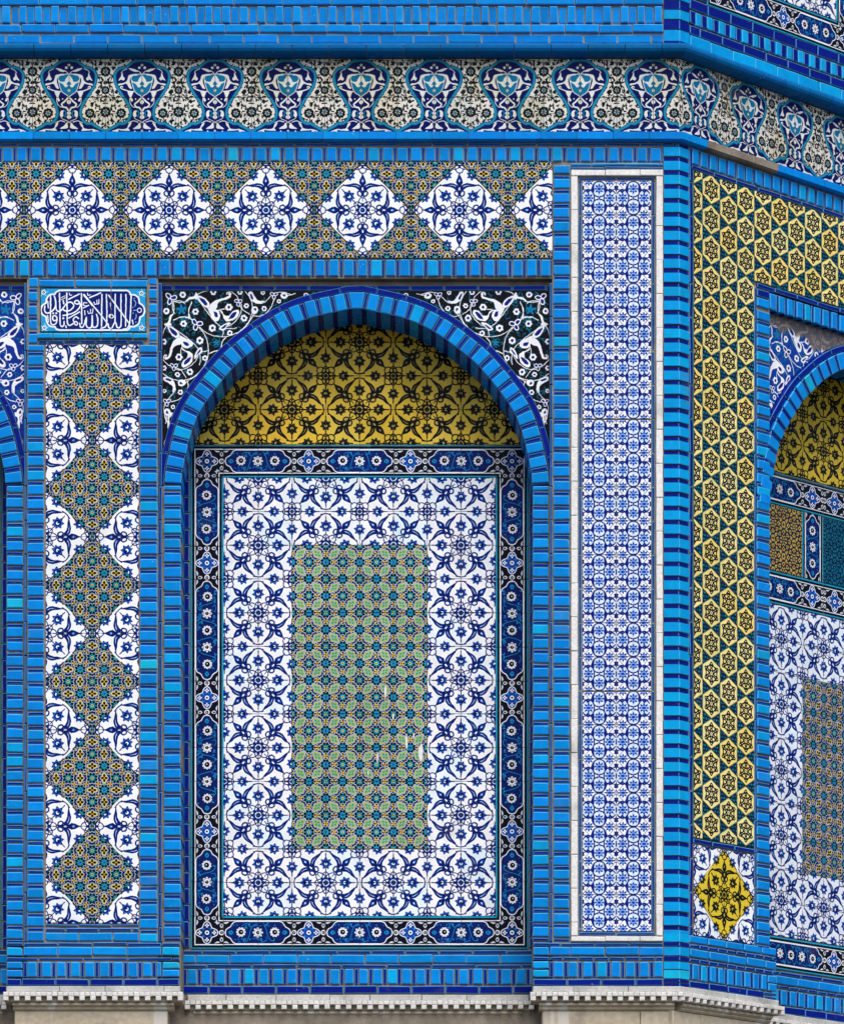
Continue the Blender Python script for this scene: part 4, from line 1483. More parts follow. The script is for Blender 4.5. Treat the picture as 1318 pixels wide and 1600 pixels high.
def spandrel(name, label, face, curve, side, xe, ytop, n, mat, mirror, lim=None):
    """side = -1: left of the arch, its upright edge at xe"""
    ex = offset(curve, 37.8)
    cx = .5 * (curve[0][0] + curve[-1][0])
    pts = [p for p in ex if (p[0] - cx) * side > 4 and (p[0] - xe) * side < 0 and p[1] < Y(ytop)]
    if side > 0:
        pts = pts[::-1]
    poly = [(xe, Y(ytop)), (xe, pts[0][1] - 4)] + pts + [(pts[-1][0] + (-side) * 6, Y(ytop))]
    t = thing(name, label, 'spandrel', face, xe, Y(ytop), n)
    b0 = Y(ytop) - 262
    uvf = (lambda a, b: (abs(a - xe) / 216.0, (b - b0) / 262.0))
    lo = Y(ytop)
    for i in range(5):
        for j in range(6):
            u0, u1 = sorted((xe - side * (i * 54), xe - side * ((i + 1) * 54)))
            if lim:
                u0, u1 = max(u0, lim[0]), min(u1, lim[1])
                if u1 - u0 < 2:
                    continue
            pl = clip_rect(poly, u0, u1, lo - (j + 1) * 53, lo - j * 53)
            if pl:
                tile(t, pl, n, mat, uvf, 'spandrel_tile', gap=0, bev=0, d=6, tint=.02, rot=False)
    return t
spandrel('spandrel', 'black spandrel with white scrolling flowers left of the big arch', FR, front_curve, -1, 254.0, 451, -14, M['t_sp_black'], False)
spandrel('spandrel', 'black spandrel with white scrolling flowers right of the big arch', FR, front_curve, 1, 857.6, 451, -14, M['t_sp_black'], True)

# niche back, all measured in the picture and carried to the plane of the niche back
nr = lambda x0, x1, y0, y1: rect(nx(x0), nx(x1), ny(y1), ny(y0))
t = thing('tympanum', 'yellow tiled tympanum with black lily pattern under the arch', 'tympanum', FR, nx(557), ny(695), NN)
ga = grid(nx(278), nx(838), nx(456.2), 52.7 * q)
gb = grid(ny(695), ny(476), ny(640), 52.7 * q)
inner = offset(front_curve, 9)
inner = [inner[0]] + inner + [(inner[-1][0], Y(800)), (inner[0][0], Y(800))]
for i in range(len(ga) - 1):
    for j in range(len(gb) - 1):
        u0, u1, v0, v1 = ga[i], ga[i + 1], gb[j], gb[j + 1]
        cxx, cyy = (u0 + u1) / 2, (v0 + v1) / 2
        if cyy < Y(470) + 40:
            kk = rnd.random()
            tile(t, rect(u0, u1, v0, v1), NN, M['t_lily_gold'], uv_rot(nx(561.5), ny(640), 150 * q * 52.7 / 53.03), 'yellow_tile', tint=.07,
                 color=(1.0, .96, .86) if kk < .5 else (1.06, 1.08, 1.25))
row(t, nx(283), nx(836), ny(699), ny(695.4), NN + 3, lin(40, 88, 110), 60, 0, 'ledge_tile')

def border_piece(t, face, kind, ca, cb, vertical, n, k, lo=None, hi=None, flip=False, w=None):
    """a border strip split in its tiles; lo and hi cut it along its length"""
    L = {'q': BH, 'k': BH, '3': 51 + 28 - BH, '5': 77 + 28 - BH}[kind]
    half = (w / 2 if w else L * k)
    mat = M['t_bq' if kind == 'q' else 't_bk' if kind == 'k' else 't_b3' if kind == '3' else 't_b5']
    cuts = [-half, half] if kind in 'qk' else ([-half, 0, half] if kind == '3' else [-half, -half / 3, half / 3, half])
    s = -1 if flip else 1
    for u, v in zip(cuts[:-1], cuts[1:]):
        if lo is not None:
            u, v = max(u, lo), min(v, hi)
            if v - u < 2:
                continue
        if vertical:
            pl = rect(ca - BH * k, ca + BH * k, cb + u, cb + v)
            uvf = lambda a, b: (.5 + (b - cb) / (2 * half), .5 - s * (a - ca) / (2 * BH * k))
        else:
            pl = rect(ca + u, ca + v, cb - BH * k, cb + BH * k)
            uvf = lambda a, b: (.5 + (a - ca) / (2 * half), .5 + s * (b - cb) / (2 * BH * k))
        tile(t, pl, n, mat, uvf, 'border_tile', gap=.2, tint=.05)
def corner_piece(t, ca, cb, n, k, sx, sy):
    pl = rect(ca - BH * k, ca + BH * k, cb - BH * k, cb + BH * k)
    tile(t, pl, n, M['t_bk'], lambda a, b: (.5 + sx * (a - ca) / (2 * BH * k), .5 + sy * (b - cb) / (2 * BH * k)), 'border_tile', gap=.2)

t = thing('tile_border', 'navy border of rosette cartouches around the white field of the central niche', 'tile border', FR, nx(557), ny(1457), NN)
BK = q
xs = [323.5, 482.3, 641.1, 799.5]
ys = [720.6, 879.7, 1090.2, 1299.2, 1457.2]
for (yy, sy) in ((ys[0], 1), (ys[4], -1)):
    corner_piece(t, nx(xs[0]), ny(yy), NN, BK, 1, sy)
    corner_piece(t, nx(xs[3]), ny(yy), NN, BK, -1, sy)
    for x in xs[1:3]:
        border_piece(t, FR, 'q', nx(x), ny(yy), False, NN, BK)
    for u, v in zip(xs[:-1], xs[1:]):
        border_piece(t, FR, '3', nx((u + v) / 2), ny(yy), False, NN, BK)
def border_side(t, x, flip):
    for yy in ys[1:4]:
        border_piece(t, FR, 'q', nx(x), ny(yy), True, NN, BK)
    for u, v in zip(ys[:-1], ys[1:]):
        border_piece(t, FR, '3' if v - u < 180 else '5', nx(x), ny((u + v) / 2), True, NN, BK, flip=flip)
border_side(t, xs[0], False)
border_side(t, xs[3], True)

t = thing('tile_field', 'white tile field with blue lilies and rosettes inside the navy border', 'tile panel', FR, nx(557), ny(1432), NN)
ga = grid(nx(349), nx(774), nx(456.2), 52.72 * q)
gb = grid(ny(1431.8), ny(746), ny(852), 52.72 * q)
hole = (nx(456.2), nx(667), ny(1326.4), ny(852))
tn = {}
def tintf(i, j):
    r = (math.sin(i * 1.7 + j * 2.9) + math.sin(i * 3.1 - j * 1.3)) * .5
    return (.90, .97, 1.02) if r > .45 else ((.95, .985, 1.01) if r > .2 else (1.0, .985, 1.0))
field(t, 0, 0, 0, 0, NN, M['t_lily'], uv_rot(nx(403.5), ny(852), 150 * q * 52.72 / 53.03), ga, gb, hole, 'lily_tile', .03, tintf=tintf)

t = thing('mosaic_panel', 'green and turquoise mosaic rectangle in the middle of the white niche field', 'mosaic panel', FR, nx(561), ny(1326), NN)
field(t, 0, 0, 0, 0, NN + .3, M['t_mosaic_green'], uv_rot(nx(456.2), ny(852), 52.72 * q, False),
      grid(nx(456.2), nx(667), nx(456.2), 52.72 * q), grid(ny(1326.4), ny(852), ny(852), 52.72 * q), None, 'mosaic_tile', .08)
chipm = M['white']
for (x, y, w, h) in ((602, 1081, 4.0, 22), (635, 1160, 3.8, 26), (657, 1176, 8.0, 30), (589.5, 1184, 3.0, 20), (614, 1120, 3.0, 11), (646, 1150, 2.4, 12), (575, 1208, 2.2, 8)):
    pts = [(rnd.uniform(-.3, .3) * w, h / 2), (w * .5, h * .2), (w * .35, -h * .3), (0, -h / 2), (-w * .4, -h * .2), (-w * .45, h * .25)]
    me = prism('glaze_chip', pts, 1.2, 0, [chipm])
    attach('glaze_chip', me, t, nx(x), ny(y), NN + .9)

t = thing('niche_strip', 'narrow navy tile strips standing in the back corners of the central niche', 'tile strip', FR, nx(290), ny(1481), NN)
for (x0, x1, c, nm) in ((286.5, 296.8, NAVYB, 'navy_tile'), (825.8, 834, NAVYB, 'navy_tile')):
    y = 699.5
    while y < 1481:
        e = min(y + 25.5, 1481)
        brick(t, nx(x0), nx(x1), ny(e), ny(y), NN + 1, c, nm, 8)
        y = e

t = thing('niche_sill', 'blue banded brick sill along the foot of the central niche', 'sill', FR, nx(557), ny(1553), NN)
row(t, nx(283), nx(834), ny(1490.5), ny(1484), NN, NAVYB, 53.5, 20, 'navy_tile', 8)
row(t, nx(283), nx(834), ny(1505.3), ny(1491.3), NN + 1, LIGHT, 53.5, 30, d=8)
row(t, nx(283), nx(834), ny(1512.3), ny(1506.2), NN, NAVYB, 71, 30, 'navy_tile', 8)
soldier(t, nx(286), nx(834), ny(1538.4), ny(1513.2), NN + 1, 22.6, 16.0, 0, 'navy', d=8)
row(t, nx(283), nx(834), ny(1553), ny(1539.5), NN, NAVYB, 53.5, 10, 'navy_brick', 8)

# ================================================================ RIGHT PILASTER WITH THE LONG PANEL
t = thing('pilaster', 'blue brick pilaster carrying the long white framed panel right of the arch', 'pilaster', FR, 960, Y(1541), 0)
column(t, 863.6, 890, 258, 1472, 0, ph=2)
row(t, 890.5, 1035.5, Y(258.8), Y(253.8), 0, LIGHT, 53, 20)
row(t, 890.5, 1035.5, Y(264.4), Y(259.6), 0, NAVYB, 53, 0, 'navy_tile')
row(t, 832, 1035.5, Y(1478), Y(1472.2), 0, NAVYB, 53.4, 10, 'navy_tile')
row(t, 858, 1035.5, Y(1493), Y(1479), 1, LIGHT, 53.4, 20)
row(t, 858, 1035.5, Y(1500.5), Y(1494.3), 0, NAVYB, 24, 3, 'navy_tile')
brick(t, 832, 857.5, Y(1493), Y(1479), 1, LIGHT)
brick(t, 832, 857.5, Y(1500.5), Y(1494.3), 0, NAVYB, 'navy_tile')
brick(t, 832, 857.5, Y(1514), Y(1502), 1, CYAN)
brick(t, 832, 857.5, Y(1527), Y(1515), 1, CYAN)
soldier(t, 858, 1035.5, Y(1527.3), Y(1501.8), 1, 22.3, 15.6, 0, 'navy')
row(t, 832, 1035.5, Y(1540.5), Y(1528.6), 0, NAVYB, 53.4, 0, 'navy_brick')

def white_piece(t, a0, a1, b0, b1, n=2.0):
    g = .35
    poly = rect(a0 + g, a1 - g, b0 + g, b1 - g)
    ca, cb = (a0 + a1) / 2, (b0 + b1) / 2
    me = prism('frame_tile', [(a - ca + rnd.uniform(-.3, .3), b - cb + rnd.uniform(-.3, .3)) for a, b in poly], 16, .9, [M['white']], None, (0, 0, 0))
    attach('frame_tile', me, t, ca, cb, n + rnd.uniform(-.5, .5), None, (rnd.uniform(-.005, .005), rnd.uniform(-.01, .01), 0))
t = thing('panel_frame', 'narrow white tile frame with navy inner edge around the long blue and white panel', 'frame', FR, 962, Y(1471))
for (x0, x1, ph) in ((891.3, 902.4, 0), (1024, 1035.2, 25)):
    y = 275.5
    while y < 1462:
        e = min(y + 53.0 + (ph if y == 275.5 else 0), 1462.5)
        white_piece(t, x0, x1, Y(e), Y(y))
        y = e
for (y0, y1) in ((265.2, 275), (1463, 1471.3)):
    for (a0, a1) in ((891.3, 945), (945, 999), (999, 1035.2)):
        white_piece(t, a0, a1, Y(y1), Y(y0))
for (x0, x1) in ((903.2, 908.6), (1017.2, 1022.8)):
    y = 282.0
    while y < 1455:
        e = min(335.5 + 53.1 * math.floor((y - 335.5) / 53.1 + 1.001), 1455.5)
        brick(t, x0, x1, Y(e), Y(y), -1.4, NAVYB, 'navy_tile')
        y = e
for (y0, y1) in ((276.4, 281.5), (1456, 1462)):
    for (a0, a1) in ((903.2, 962.3), (962.3, 1022.8)):
        brick(t, a0, a1, Y(y1), Y(y0), -1.4, NAVYB, 'navy_tile')
t = thing('tile_panel', 'tall panel of small blue rosettes on white inside the white frame', 'tile panel', FR, 962, Y(870))
gb = grid(Y(1455.3), Y(282), Y(335.5), 53.12)
fx = [909.2, 962.3, 1016.8]
for i in range(2):
    for j in range(len(gb) - 1):
        big = abs(Y(gb[j + 1]) - 654.5) < 5 or abs(Y(gb[j + 1]) - 1079.5) < 5
        tile(t, rect(fx[i], fx[i + 1], gb[j], gb[j + 1] - (1.6 if big else 0)), -1.4, M['t_rosette'],
             lambda a, b: ((a - 935.5) / 53.4, (b - Y(335.5)) / 53.12), 'rosette_tile', tint=.03, gap=.3)

# ================================================================ CORNER PIER, bricks that turn the corner
def corner_brick(t, y0, y1, col, name, n=0.0, s1=23.0, x0=1036.0):
    c = .8
    h0, h1 = Y(y1) + .6, Y(y0) - .6
    w = lambda s, d: (1061 + (s - 0) * PHI - d * PHI, -s * PHI - d * PHI)    # (a, n) of a point on the wing, d behind it
    e = rnd.uniform(-.4, .4) + n
    plan = [(x0 + .6, 0), (1061 - c, 0), (1061 + c * PHI, -c * PHI), w(s1 - .6, 0), w(s1 - .6, 20), (1061 - 8.3, -20), (x0 + .6, -20)]
    if n:
        plan = [(a + (n * T22 if 0 < i < 3 else (n * PHI if i == 3 else 0)), m + (n if i < 3 else -0 + n * PHI if i == 3 else 0)) for i, (a, m) in enumerate(plan)]
    V = [(a, h1, m) for a, m in plan] + [(a, h0, m) for a, m in plan]
    m = len(plan)
    F = [tuple(range(m)), tuple(range(m, 2 * m))[::-1]] + [(i, m + i, m + (i + 1) % m, (i + 1) % m) for i in range(m)]
    I = [1, 1] + [1 if i == 1 else 0 for i in range(m)]
    cb = (h0 + h1) / 2
    me = make_mesh(name, [(a - 1061, b - cb, nn) for a, b, nn in V], F, [M['glaze'], M['edge']], I)
    bm = bmesh.new(); bm.from_mesh(me); bmesh.ops.recalc_face_normals(bm, faces=bm.faces); bm.to_mesh(me); bm.free()
    attach(name, me, t, 1061 + rnd.uniform(-.3, .3), cb, rnd.uniform(-.5, .5), vary(col, .07))
t = thing('corner_pier', 'pier of alternating cyan and navy bricks turning the corner of the building', 'brick pier', FR, 1061, Y(1541))
y = 229.0
corner_brick(t, 222.5, 228.8, NAVYB, 'navy_brick', -2.5)
while y < 1455:
    e = min(y + 21.85, 1458)
    corner_brick(t, y, y + 15.0, CYAN, 'corner_brick')
    corner_brick(t, y + 15.0, e, NAVYB, 'navy_brick', -2.5)
    y = e
for (u, v, c) in ((1458, 1471.5, CYAN), (1472, 1478, NAVYB), (1479, 1493, CYAN), (1494, 1501, NAVYB), (1502, 1514.5, CYAN), (1515, 1529, BRIGHT), (1529.6, 1534.6, NAVYB), (1535.2, 1540.8, NAVYB)):
    corner_brick(t, u, v, c, 'navy_brick' if c is NAVYB else 'corner_brick')
t = thing('corner_pier', 'short corner pier of cyan and navy bricks above the roll moulding', 'brick pier', FR, 1061, Y(66))
for (u, v, c) in ((-14, 0, CYAN), (.5, 14.3, NAVYB), (15, 30, CYAN), (30.5, 45.5, NAVYB), (46, 64, CYAN), (64.5, 69.5, NAVYB)):
    corner_brick(t, u, v, c, 'navy_brick' if c is NAVYB else 'corner_brick')

# ================================================================ ANGLED WALL
t = thing('tile_border', 'navy rosette border of the panel at the very top right', 'tile border', WG, 250, Y(-33))
UB = -33.5
corner_piece(t, 91, Y(UB), 0, 1, 1, -1)
border_piece(t, WG, '3', 169, Y(UB), False, 0, 1)
border_piece(t, WG, 'q', 248, Y(UB), False, 0, 1)
border_piece(t, WG, '3', 327, Y(UB), False, 0, 1)
corner_piece(t, 405, Y(UB), 0, 1, -1, -1)
border_piece(t, WG, '3', 91, Y(UB - 79), True, 0, 1)
border_piece(t, WG, '3', 405, Y(UB - 79), True, 0, 1)
t = thing('tile_panel', 'white panel with blue lilies cut off by the upper right corner', 'tile panel', WG, 250, Y(-90))
field(t, 0, 0, 0, 0, 0, M['t_lily'], uv_rot(222, Y(-59), 150), grid(117, 379.5, 169, 53), grid(Y(UB - 26), Y(-150), Y(-59), 53), None, 'lily_tile', .03)
row(thing('edge_strip', 'navy tile edging right of the upper right panel', 'tile strip', WG, 440, Y(-60)), 431, 640, Y(-11), Y(-80), 0, NAVYB, 53, 0, 'navy_tile')

# hexagon tiles, cut one by one
HA = 47.6
HX0, HX1, HY0, HY1 = 33.5, 178.0, 258.5, 1304.5
regions = [(HX0, HX1, Y(HY1), Y(HY0)), (HX1, 640, Y(402.5), Y(HY0))]
t = thing('hexagon_panel', 'yellow hexagon star tiles with dark teal triangles beside the corner pier', 'tile panel', WG, 105, Y(1304))
R = HA / 2
for (x0, x1, b0, b1) in regions:
    me = prism('teal_bedding', [(x0, b0), (x1, b0), (x1, b1), (x0, b1)], 3, 0, [M['glaze']])
    attach('teal_bedding', me, t, 0, 0, -1.7, lin(14, 128, 136))
hexp = lambda cx, cy: [(cx + R * math.sin(k * math.pi / 3), cy + R * math.cos(k * math.pi / 3)) for k in range(6)]
hx, hy = WG.inv(1028 + 375 / 4.545, 230 + 300 / 4.545)     # centre of one hexagon seen in the photograph
step = HA * math.sqrt(.75)
cnt = 0
for i in range(-4, 16):
    for j in range(-26, 8):
        cx, cyy = hx + i * step, hy + (j + (.5 if i % 2 else 0)) * HA
        for (x0, x1, b0, b1) in regions:
            if cx < x0 - R or cx > x1 + R or cyy < b0 - R or cyy > b1 + R:
                continue
            pl = clip_rect(hexp(cx, cyy), x0, x1, b0, b1)
            if pl and abs(area(pl)) > 40:
                r = rnd.random()
                col = (1.0, 1.0, .96) if r < .6 else ((1.0, .93, .72) if r < .8 else (1.03, 1.06, 1.15))
                tile(t, pl, 0, M['t_hexa'], lambda a, b, cx=cx, cyy=cyy: (.5 + (a - cx) / 48, .5 + (b - cyy) / 48), 'hexagon_tile', gap=.55, bev=.3, tint=.05, color=col)
            for s in (-1, 1):       # the two triangles right of this hexagon
                tx, ty = cx + step * (2 / 3 if s > 0 else 1 / 3), cyy + HA * (.5 if s > 0 else .5)
            for tri in ([(cx + R * math.sin(math.pi / 3), cyy + R / 2), (cx + R * math.sin(math.pi / 3), cyy - R / 2 + HA), (cx, cyy + R)],
                        [(cx - R * math.sin(math.pi / 3), cyy + R / 2), (cx, cyy + R), (cx - R * math.sin(math.pi / 3), cyy - R / 2 + HA)]):
                pl = clip_rect(tri, x0, x1, b0, b1)
                if pl and abs(area(pl)) > 14:
                    tile(t, pl, -.2, M['t_tri'], lambda a, b: (a / 30, b / 30), 'triangle_tile', gap=.55, bev=.3, tint=.1)

t = thing('edge_strip', 'thin navy tile strips edging the yellow hexagon panel', 'tile strip', WG, 30, Y(1304))
for (a0, a1, y0, y1) in ((24, 33, 224, 1458), (178.5, 184.3, 411, 1464)):
    y = y0
    while y < y1 - 1:
        e = min(y + 53, y1)
        brick(t, a0, a1, Y(e), Y(y), -1, NAVYB, 'navy_tile')
        y = e
row(t, 184.5, 640, Y(411.5), Y(403.2), 0, NAVYB, 53, 10, 'navy_tile')
row(t, 33.5, 178, Y(1313.6), Y(1305.2), 0, NAVYB, 53, 10, 'navy_tile')

t = thing('diamond_panel', 'small panel with one yellow diamond on white lilies under the hexagons', 'tile panel', WG, 105, Y(1458))  # tile panel at the foot of the angled pilaster
dcx, dcy = 105.5, Y(1386.5)
pb0, pb1 = Y(1457.3), Y(1314.2)
tile(t, clip_rect(diamond(dcx, dcy, 71.5, 71.5), 33.5, 178, pb0, pb1), 0, M['t_lily_gold'], uv_rot(dcx, dcy, 144, False), 'diamond_tile', gap=.3, color=(1.0, 1.08, .62))
for sx in (-1, 1):
    for sy in (-1, 1):
        tile(t, [(dcx + sx * 71.9, dcy), (dcx + sx * 71.9, dcy + sy * 71.4), (dcx, dcy + sy * 71.4)], 0, M['t_lily'], uv_rot(dcx, dcy, 144, False), 'lily_tile', gap=.3)

t = thing('pilaster', 'blue brick edge and banded foot of the angled wall beside its niche', 'pilaster', WG, 200, Y(1541))
column(t, 184.8, 217, 446, 1464, 0, 21.6, 15.4, ph=0)
row(t, 184.8, 215, Y(425), Y(412), 0, NAVYB, 60, 0, 'navy_tile')
brick(t, 184.8, 215, Y(441), Y(426), 0, LIGHT)
soldier(t, 215.5, 640, Y(441), Y(413), 0, 21.6, 15.8)
row(t, 24, 232, Y(1470.5), Y(1458), 0, LIGHT, 43, 0)
row(t, 24, 232, Y(1478), Y(1471.3), 0, NAVYB, 22, 0, 'navy_tile')
row(t, 24, 232, Y(1493), Y(1479), 1, LIGHT, 45, 0)
row(t, 24, 232, Y(1501), Y(1494), 0, NAVYB, 22, 0, 'navy_tile')
soldier(t, 24, 210, Y(1528), Y(1502), 1, 20.4, 14, 0, 'navy')
for (u, v) in ((1502, 1514.5), (1515, 1528)):
    brick(t, 210.5, 232, Y(v), Y(u), 1, LIGHT)
row(t, 24, 200, Y(1540.8), Y(1528.7), 0, NAVYB, 45, 0, 'navy_brick')
for (u, v) in ((1528.7, 1534.5), (1535, 1540.8)):
    brick(t, 200.5, 232, Y(v), Y(u), 0, NAVYB, 'navy_tile')

t = thing('arch_surround', 'blue brick arch of the niche on the angled wall', 'arch', WG, 487, Y(757))
arch_ring(t, wing_curve, 0, 97, 0, 0, keep=lambda a: a < 600)
spandrel('spandrel', 'blue spandrel with white scrolls whose upper part is bare plaster', WG, wing_curve, -1, 217.5, 443.5, -12, M['t_sp_worn'], False)

NW = NN
t = thing('tympanum', 'dim yellow and black lily tiles under the arch of the angled wall', 'tympanum', WG, 400, Y(659), NW)
field(t, 0, 0, 0, 0, NW, M['t_lily_gold'], uv_rot(359.5, Y(605), 150), grid(225, 600, 359.5, 53), grid(Y(658.5), Y(430), Y(605), 53), None, 'yellow_tile', .06,
      color=(.92, .95, .80))
row(t, 225, 600, Y(664.5), Y(659.5), NW + 3, lin(70, 84, 96), 60, 0, 'ledge_tile', 8)

t = thing('tile_border', 'rosette borders dividing the niche on the angled wall', 'tile border', WG, 438, Y(850), NW)
WK = 1.035
for cyb, nros in ((685.5, '5'), (848.0, '5')):
    border_piece(t, WG, nros, 437 - 28 * WK - 77 * WK, Y(cyb), False, NW, WK)
    border_piece(t, WG, 'q', 437.5, Y(cyb), False, NW, WK, w=56)
    border_piece(t, WG, 'q', 494, Y(cyb), False, NW, WK, w=56)
    border_piece(t, WG, '3', 494 + 79 * WK, Y(cyb), False, NW, WK)
border_piece(t, WG, '3', 438.5, Y(766.7), True, NW, WK, w=109)
border_piece(t, WG, '5', 492.5 - 105 * WK, Y(1442.5), False, NW, WK)
border_piece(t, WG, 'q', 492.5, Y(1442.5), False, NW, WK)
border_piece(t, WG, '3', 492.5 + 79 * WK, Y(1442.5), False, NW, WK)
t = thing('lattice_panel', 'yellow panel with black lattice between the two rosette borders', 'tile panel', WG, 360, Y(823), NW)
field(t, 0, 0, 0, 0, NW, M['t_lattice_gold'], uv_rot(391, Y(742), 52, False), grid(300, 411.5, 364, 53), grid(Y(821), Y(713), Y(768), 53), None, 'lattice_tile', .05)
t = thing('lattice_panel', 'teal panel with dark lattice at the right edge', 'tile panel', WG, 520, Y(823), NW)
field(t, 0, 0, 0, 0, NW, M['t_lattice_teal'], uv_rot(494, Y(742), 52, False), grid(465.5, 572, 520, 53), grid(Y(821), Y(713), Y(768), 53), None, 'lattice_tile', .05)
t = thing('tile_field', 'white and blue lily tiles in the lower part of the angled niche', 'tile panel', WG, 400, Y(1419), NW)
whole_a = grid(250, 573, 413, 53.4)
field(t, 0, 0, 0, 0, NW, M['t_lily'], uv_rot(359.5, Y(929), 150 * 53.4 / 53.03), whole_a, grid(Y(1415), Y(875.5), Y(985), 53.4), (413, 600, Y(1305.4), Y(985)), 'lily_tile', .05,
      color=(.90, .93, 1.0))
t = thing('mosaic_panel', 'dark gold and blue mosaic rectangle in the angled niche', 'mosaic panel', WG, 480, Y(1305), NW)
field(t, 0, 0, 0, 0, NW + .3, M['t_mosaic_ochre'], uv_rot(413, Y(985), 53.4, False), grid(413, 573, 413, 53.4), grid(Y(1305.4), Y(985), Y(985), 53.4), None, 'mosaic_tile', .08,
      color=(.88, .88, 1.0))
t = thing('niche_sill', 'blue banded brick sill at the foot of the angled niche', 'sill', WG, 400, Y(1541), NW)
row(t, 215, 600, Y(1478), Y(1471), NW, NAVYB, 53.5, 20, 'navy_tile', 8)
row(t, 215, 600, Y(1493), Y(1479), NW + 1, LIGHT, 53.5, 30, d=8)
row(t, 215, 600, Y(1500), Y(1494), NW, NAVYB, 24, 5, 'navy_tile', 8)
soldier(t, 215, 600, Y(1526.5), Y(1501), NW + 1, 22.6, 15.5, 0, 'navy', d=8)
row(t, 215, 600, Y(1541), Y(1527.5), NW, NAVYB, 53.5, 10, 'navy_brick', 8)

# ================================================================ NEIGHBOURING BAY AT THE LEFT EDGE
t = thing('arch_surround', 'blue brick jamb and arch end at the left edge', 'arch', FR, 8, Y(757))
arch_ring(t, left_curve, AN, 92, 0, 0, keep=lambda a: a > -75)
column(t, 9.5, 36.5, 757, 1471.5, AN, d=92, ph=4)
row(t, -60, 42, Y(450.5), Y(441), -13, NAVYB, 53, 30, 'navy_tile')
row(t, -60, 42, Y(440.5), Y(432.5), -20, NAVYB, 75, 10, 'navy_tile')
spandrel('spandrel', 'blue spandrel with white scrolls at the left edge', FR, left_curve, 1, 37.0, 451, -14, M['t_sp_blue'], True, lim=(-75, 40))
t = thing('tile_border', 'strip of rosette border just showing at the left edge', 'tile border', FR, nx(-20), ny(1457), NN)
border_side(t, xs[3] + NB, True)
corner_piece(t, nx(xs[3] + NB), ny(ys[0]), NN, BK, -1, 1)
corner_piece(t, nx(xs[3] + NB), ny(ys[4]), NN, BK, -1, -1)
t = thing('niche_sill', 'short end of the blue brick sill at the lower left edge', 'sill', FR, nx(-10), ny(1553), NN)
row(t, nx(-50), nx(12), ny(1490.5), ny(1484), NN, NAVYB, 53.5, 20, 'navy_tile', 8)
row(t, nx(-50), nx(12), ny(1505.3), ny(1491.3), NN + 1, LIGHT, 53.5, 30, d=8)
row(t, nx(-50), nx(12), ny(1512.3), ny(1506.2), NN, NAVYB, 71, 30, 'navy_tile', 8)
soldier(t, nx(-50), nx(12), ny(1538.4), ny(1513.2), NN + 1, 22.6, 16.0, 0, 'navy', d=8)
row(t, nx(-50), nx(12), ny(1553), ny(1539.5), NN, NAVYB, 53.5, 10, 'navy_brick', 8)
t = thing('niche_strip', 'narrow navy tiles in the back corner of the niche at the left edge', 'tile strip', FR, nx(5), ny(1481), NN)
y = 699.5
while y < 1481:
    e = min(y + 25.5, 1481)
    brick(t, nx(3.2), nx(12), ny(e), ny(y), NN + 1, NAVYB, 'navy_tile', 8)
    y = e

# ================================================================ MARBLE LEDGE AND DADO
def box_part(t, a0, a1, b0, b1, n0, n1, name, mat, j=.3):
    poly = rect(a0, a1, b0, b1)
    ca, cb = (a0 + a1) / 2, (b0 + b1) / 2
    me = prism(name, [(a - ca + rnd.uniform(-j, j), b - cb + rnd.uniform(-j, j)) for a, b in poly], n0 - n1, min(1.0, (b1 - b0) * .12), [mat], None, (0, 0, 0))
    return attach(name, me, t, ca, cb, n0)
_dent = None
def ledge(label, face, a0, a1, n, mitre=None):
    """fascia, dentils, bed moulding; n = plane of the wall above"""
    global _dent
    t = thing('marble_ledge', label, 'ledge', face, (a0 + a1) / 2, Y(1567), n)
    x = a0
    while x < a1 - 2:
        e = min(x + rnd.uniform(60, 95), a1)
        if a1 - e < 20:
            e = a1
        box_part(t, x + .3, e - .3, Y(1550.5), Y(1541.2), n + 3 + rnd.uniform(-.6, .6), n - 30, 'fascia_stone', M['fascia'])
        x = e
    x, k = a0 - 4, 0
    while x < a1 + 2:
        box_part(t, x, x + 8.3, Y(1557.5), Y(1551), n + (9.5 if k % 2 else 8.2), n - 30, 'ledge_block', M['marble'], .25)
        if k % 2 == 0:
            if _dent is None:
                _dent = prism('dentil', [(-4.1, -3.4), (4.1, -3.2), (4.3, 3.3), (-4.2, 3.3)], 12, .8, [M['marble']], None, (0, 0, 0))
            attach('dentil', _dent, t, x + 4.15, Y(1561.2) + rnd.uniform(-.3, .3), n + 8.6 + rnd.uniform(-.8, .4), None, (0, 0, rnd.uniform(-.05, .05)))
        x += 8.5
        k += 1
    box_part(t, a0 - 3, a1 + 3, Y(1565), Y(1557.8), n - 2, n - 40, 'soffit_stone', M['dado'])
    x = a0 + 10
    prof = [(n - 30, Y(1565.4)), (n - 4, Y(1565.4)), (n - 1, Y(1567.5)), (n - 1, Y(1570)), (n - 4, Y(1572.2)), (n - 6, Y(1573)), (n - 5, Y(1575)), (n - 8, Y(1578)), (n - 30, Y(1578))]
    while x < a1 - 12:
        e = min(x + 115, a1 - 10)
        if a1 - 10 - e < 30:
            e = a1 - 10
        extrude_profile(t, prof, lambda nn, x=x, e=e: (x, e - .5), 'bed_moulding', None, M['dado'])
        x = e
    return t
ledge('white dentil ledge under the left pilaster', FR, 10, 282, 0)
ledge('long white dentil ledge set back under the central niche', FR, 288, 828, NN)
ledge('white dentil ledge under the right pilaster up to the corner', FR, 832, 1064, 0)
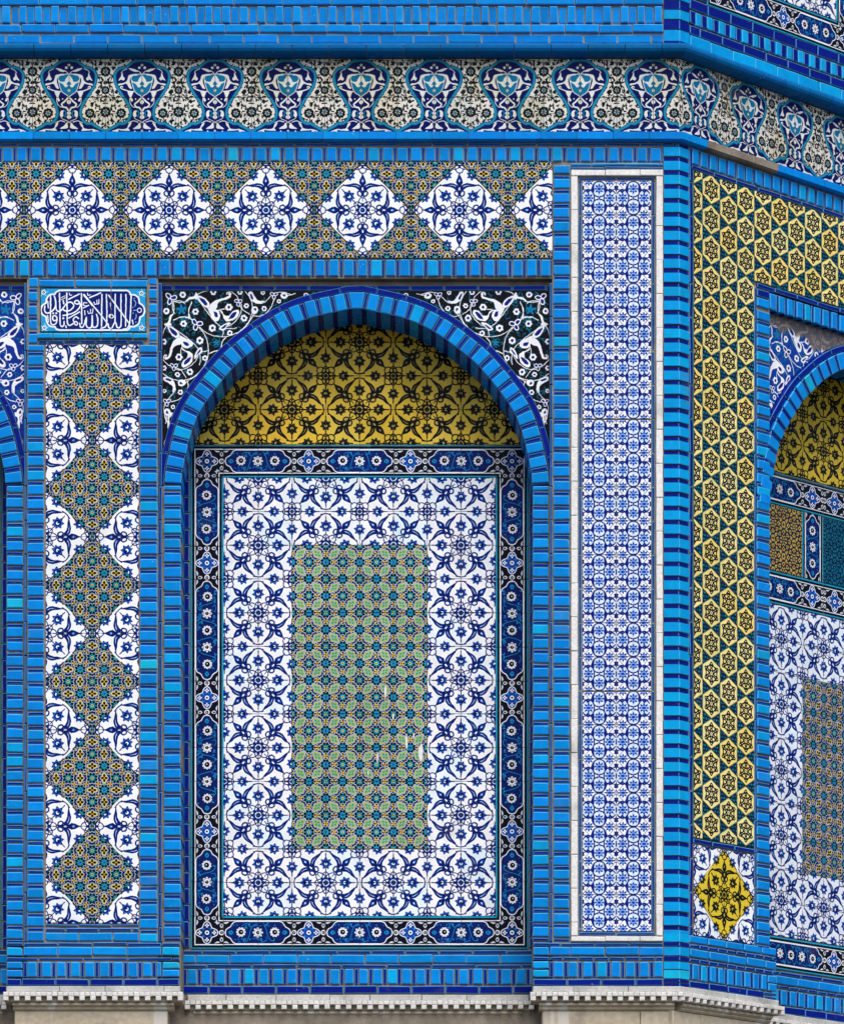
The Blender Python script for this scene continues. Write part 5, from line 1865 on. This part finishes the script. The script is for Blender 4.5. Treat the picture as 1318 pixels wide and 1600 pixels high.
ledge('white dentil ledge on the angled wall beyond the corner', WG, 0, 234, 0)
ledge('white dentil ledge set back under the niche of the angled wall', WG, 240, 600, NN)
ledge('short white dentil ledge at the lower left edge', FR, -70, 6, NN)

def dado(label, face, a0, a1, n, joints=()):
    t = thing('marble_dado', label, 'wall', face, (a0 + a1) / 2, Y(HOR + EYE / PX) + 0, n)
    cuts = [a0] + [j for j in joints if a0 < j < a1] + [a1]
    for u, v in zip(cuts[:-1], cuts[1:]):
        b = Y(1578.2)
        while b > -EYE / PX + 5:
            lo = max(b - 300, -EYE / PX + .5)
            box_part(t, u + .4, v - .4, lo + .4, b - .4, n, n - 60, 'stone_slab', M['dado'], 0)
            b = lo
dado('beige marble wall slab under the left ledge', FR, 22, 262, -9)
dado('grey veined marble wall set back below the central niche', FR, 262.5, 846, NN - 9, (430, 610, 760))
dado('beige streaked marble wall below the right ledge', FR, 846.5, 1053, -9, (1000,))
dado('beige streaked marble wall below the angled ledge', WG, -6, 222, -9, (60,))
dado('marble wall set back below the angled niche', WG, 222.5, 600, NN - 9, (400,))
dado('end of the marble wall at the lower left corner', FR, -70, 21.5, NN - 9)

# ================================================================ repeated members share a group
GROUPS = dict(spandrel='arabesque spandrels beside the arches', marble_ledge='white dentil ledges along the foot of the tiles', marble_dado='marble walls below the ledges',
              pilaster='blue brick pilasters', arch_surround='blue brick arches', tympanum='yellow tympana under the arches', tile_border='navy rosette borders',
              keyhole_frieze='keyhole medallion friezes', roll_moulding='half round tile mouldings', string_course='blue tile ledges under the frieze', brick_course='courses of upright blue bricks',
              corner_pier='corner piers of cyan and navy bricks', niche_sill='banded brick sills of the niches', lattice_panel='lattice panels of the angled niche',
              parapet='blue banded parapets', mosaic_panel='mosaic rectangles', tile_strip='thin navy tile strips', edge_strip='thin navy edgings', niche_strip='navy strips in the niche corners', tile_field='white lily tile fields')
for o in list(COL.objects):
    if o.type == 'EMPTY' and 'label' in o:
        g = GROUPS.get(o.name.split('.')[0])
        if g:
            o['group'] = g
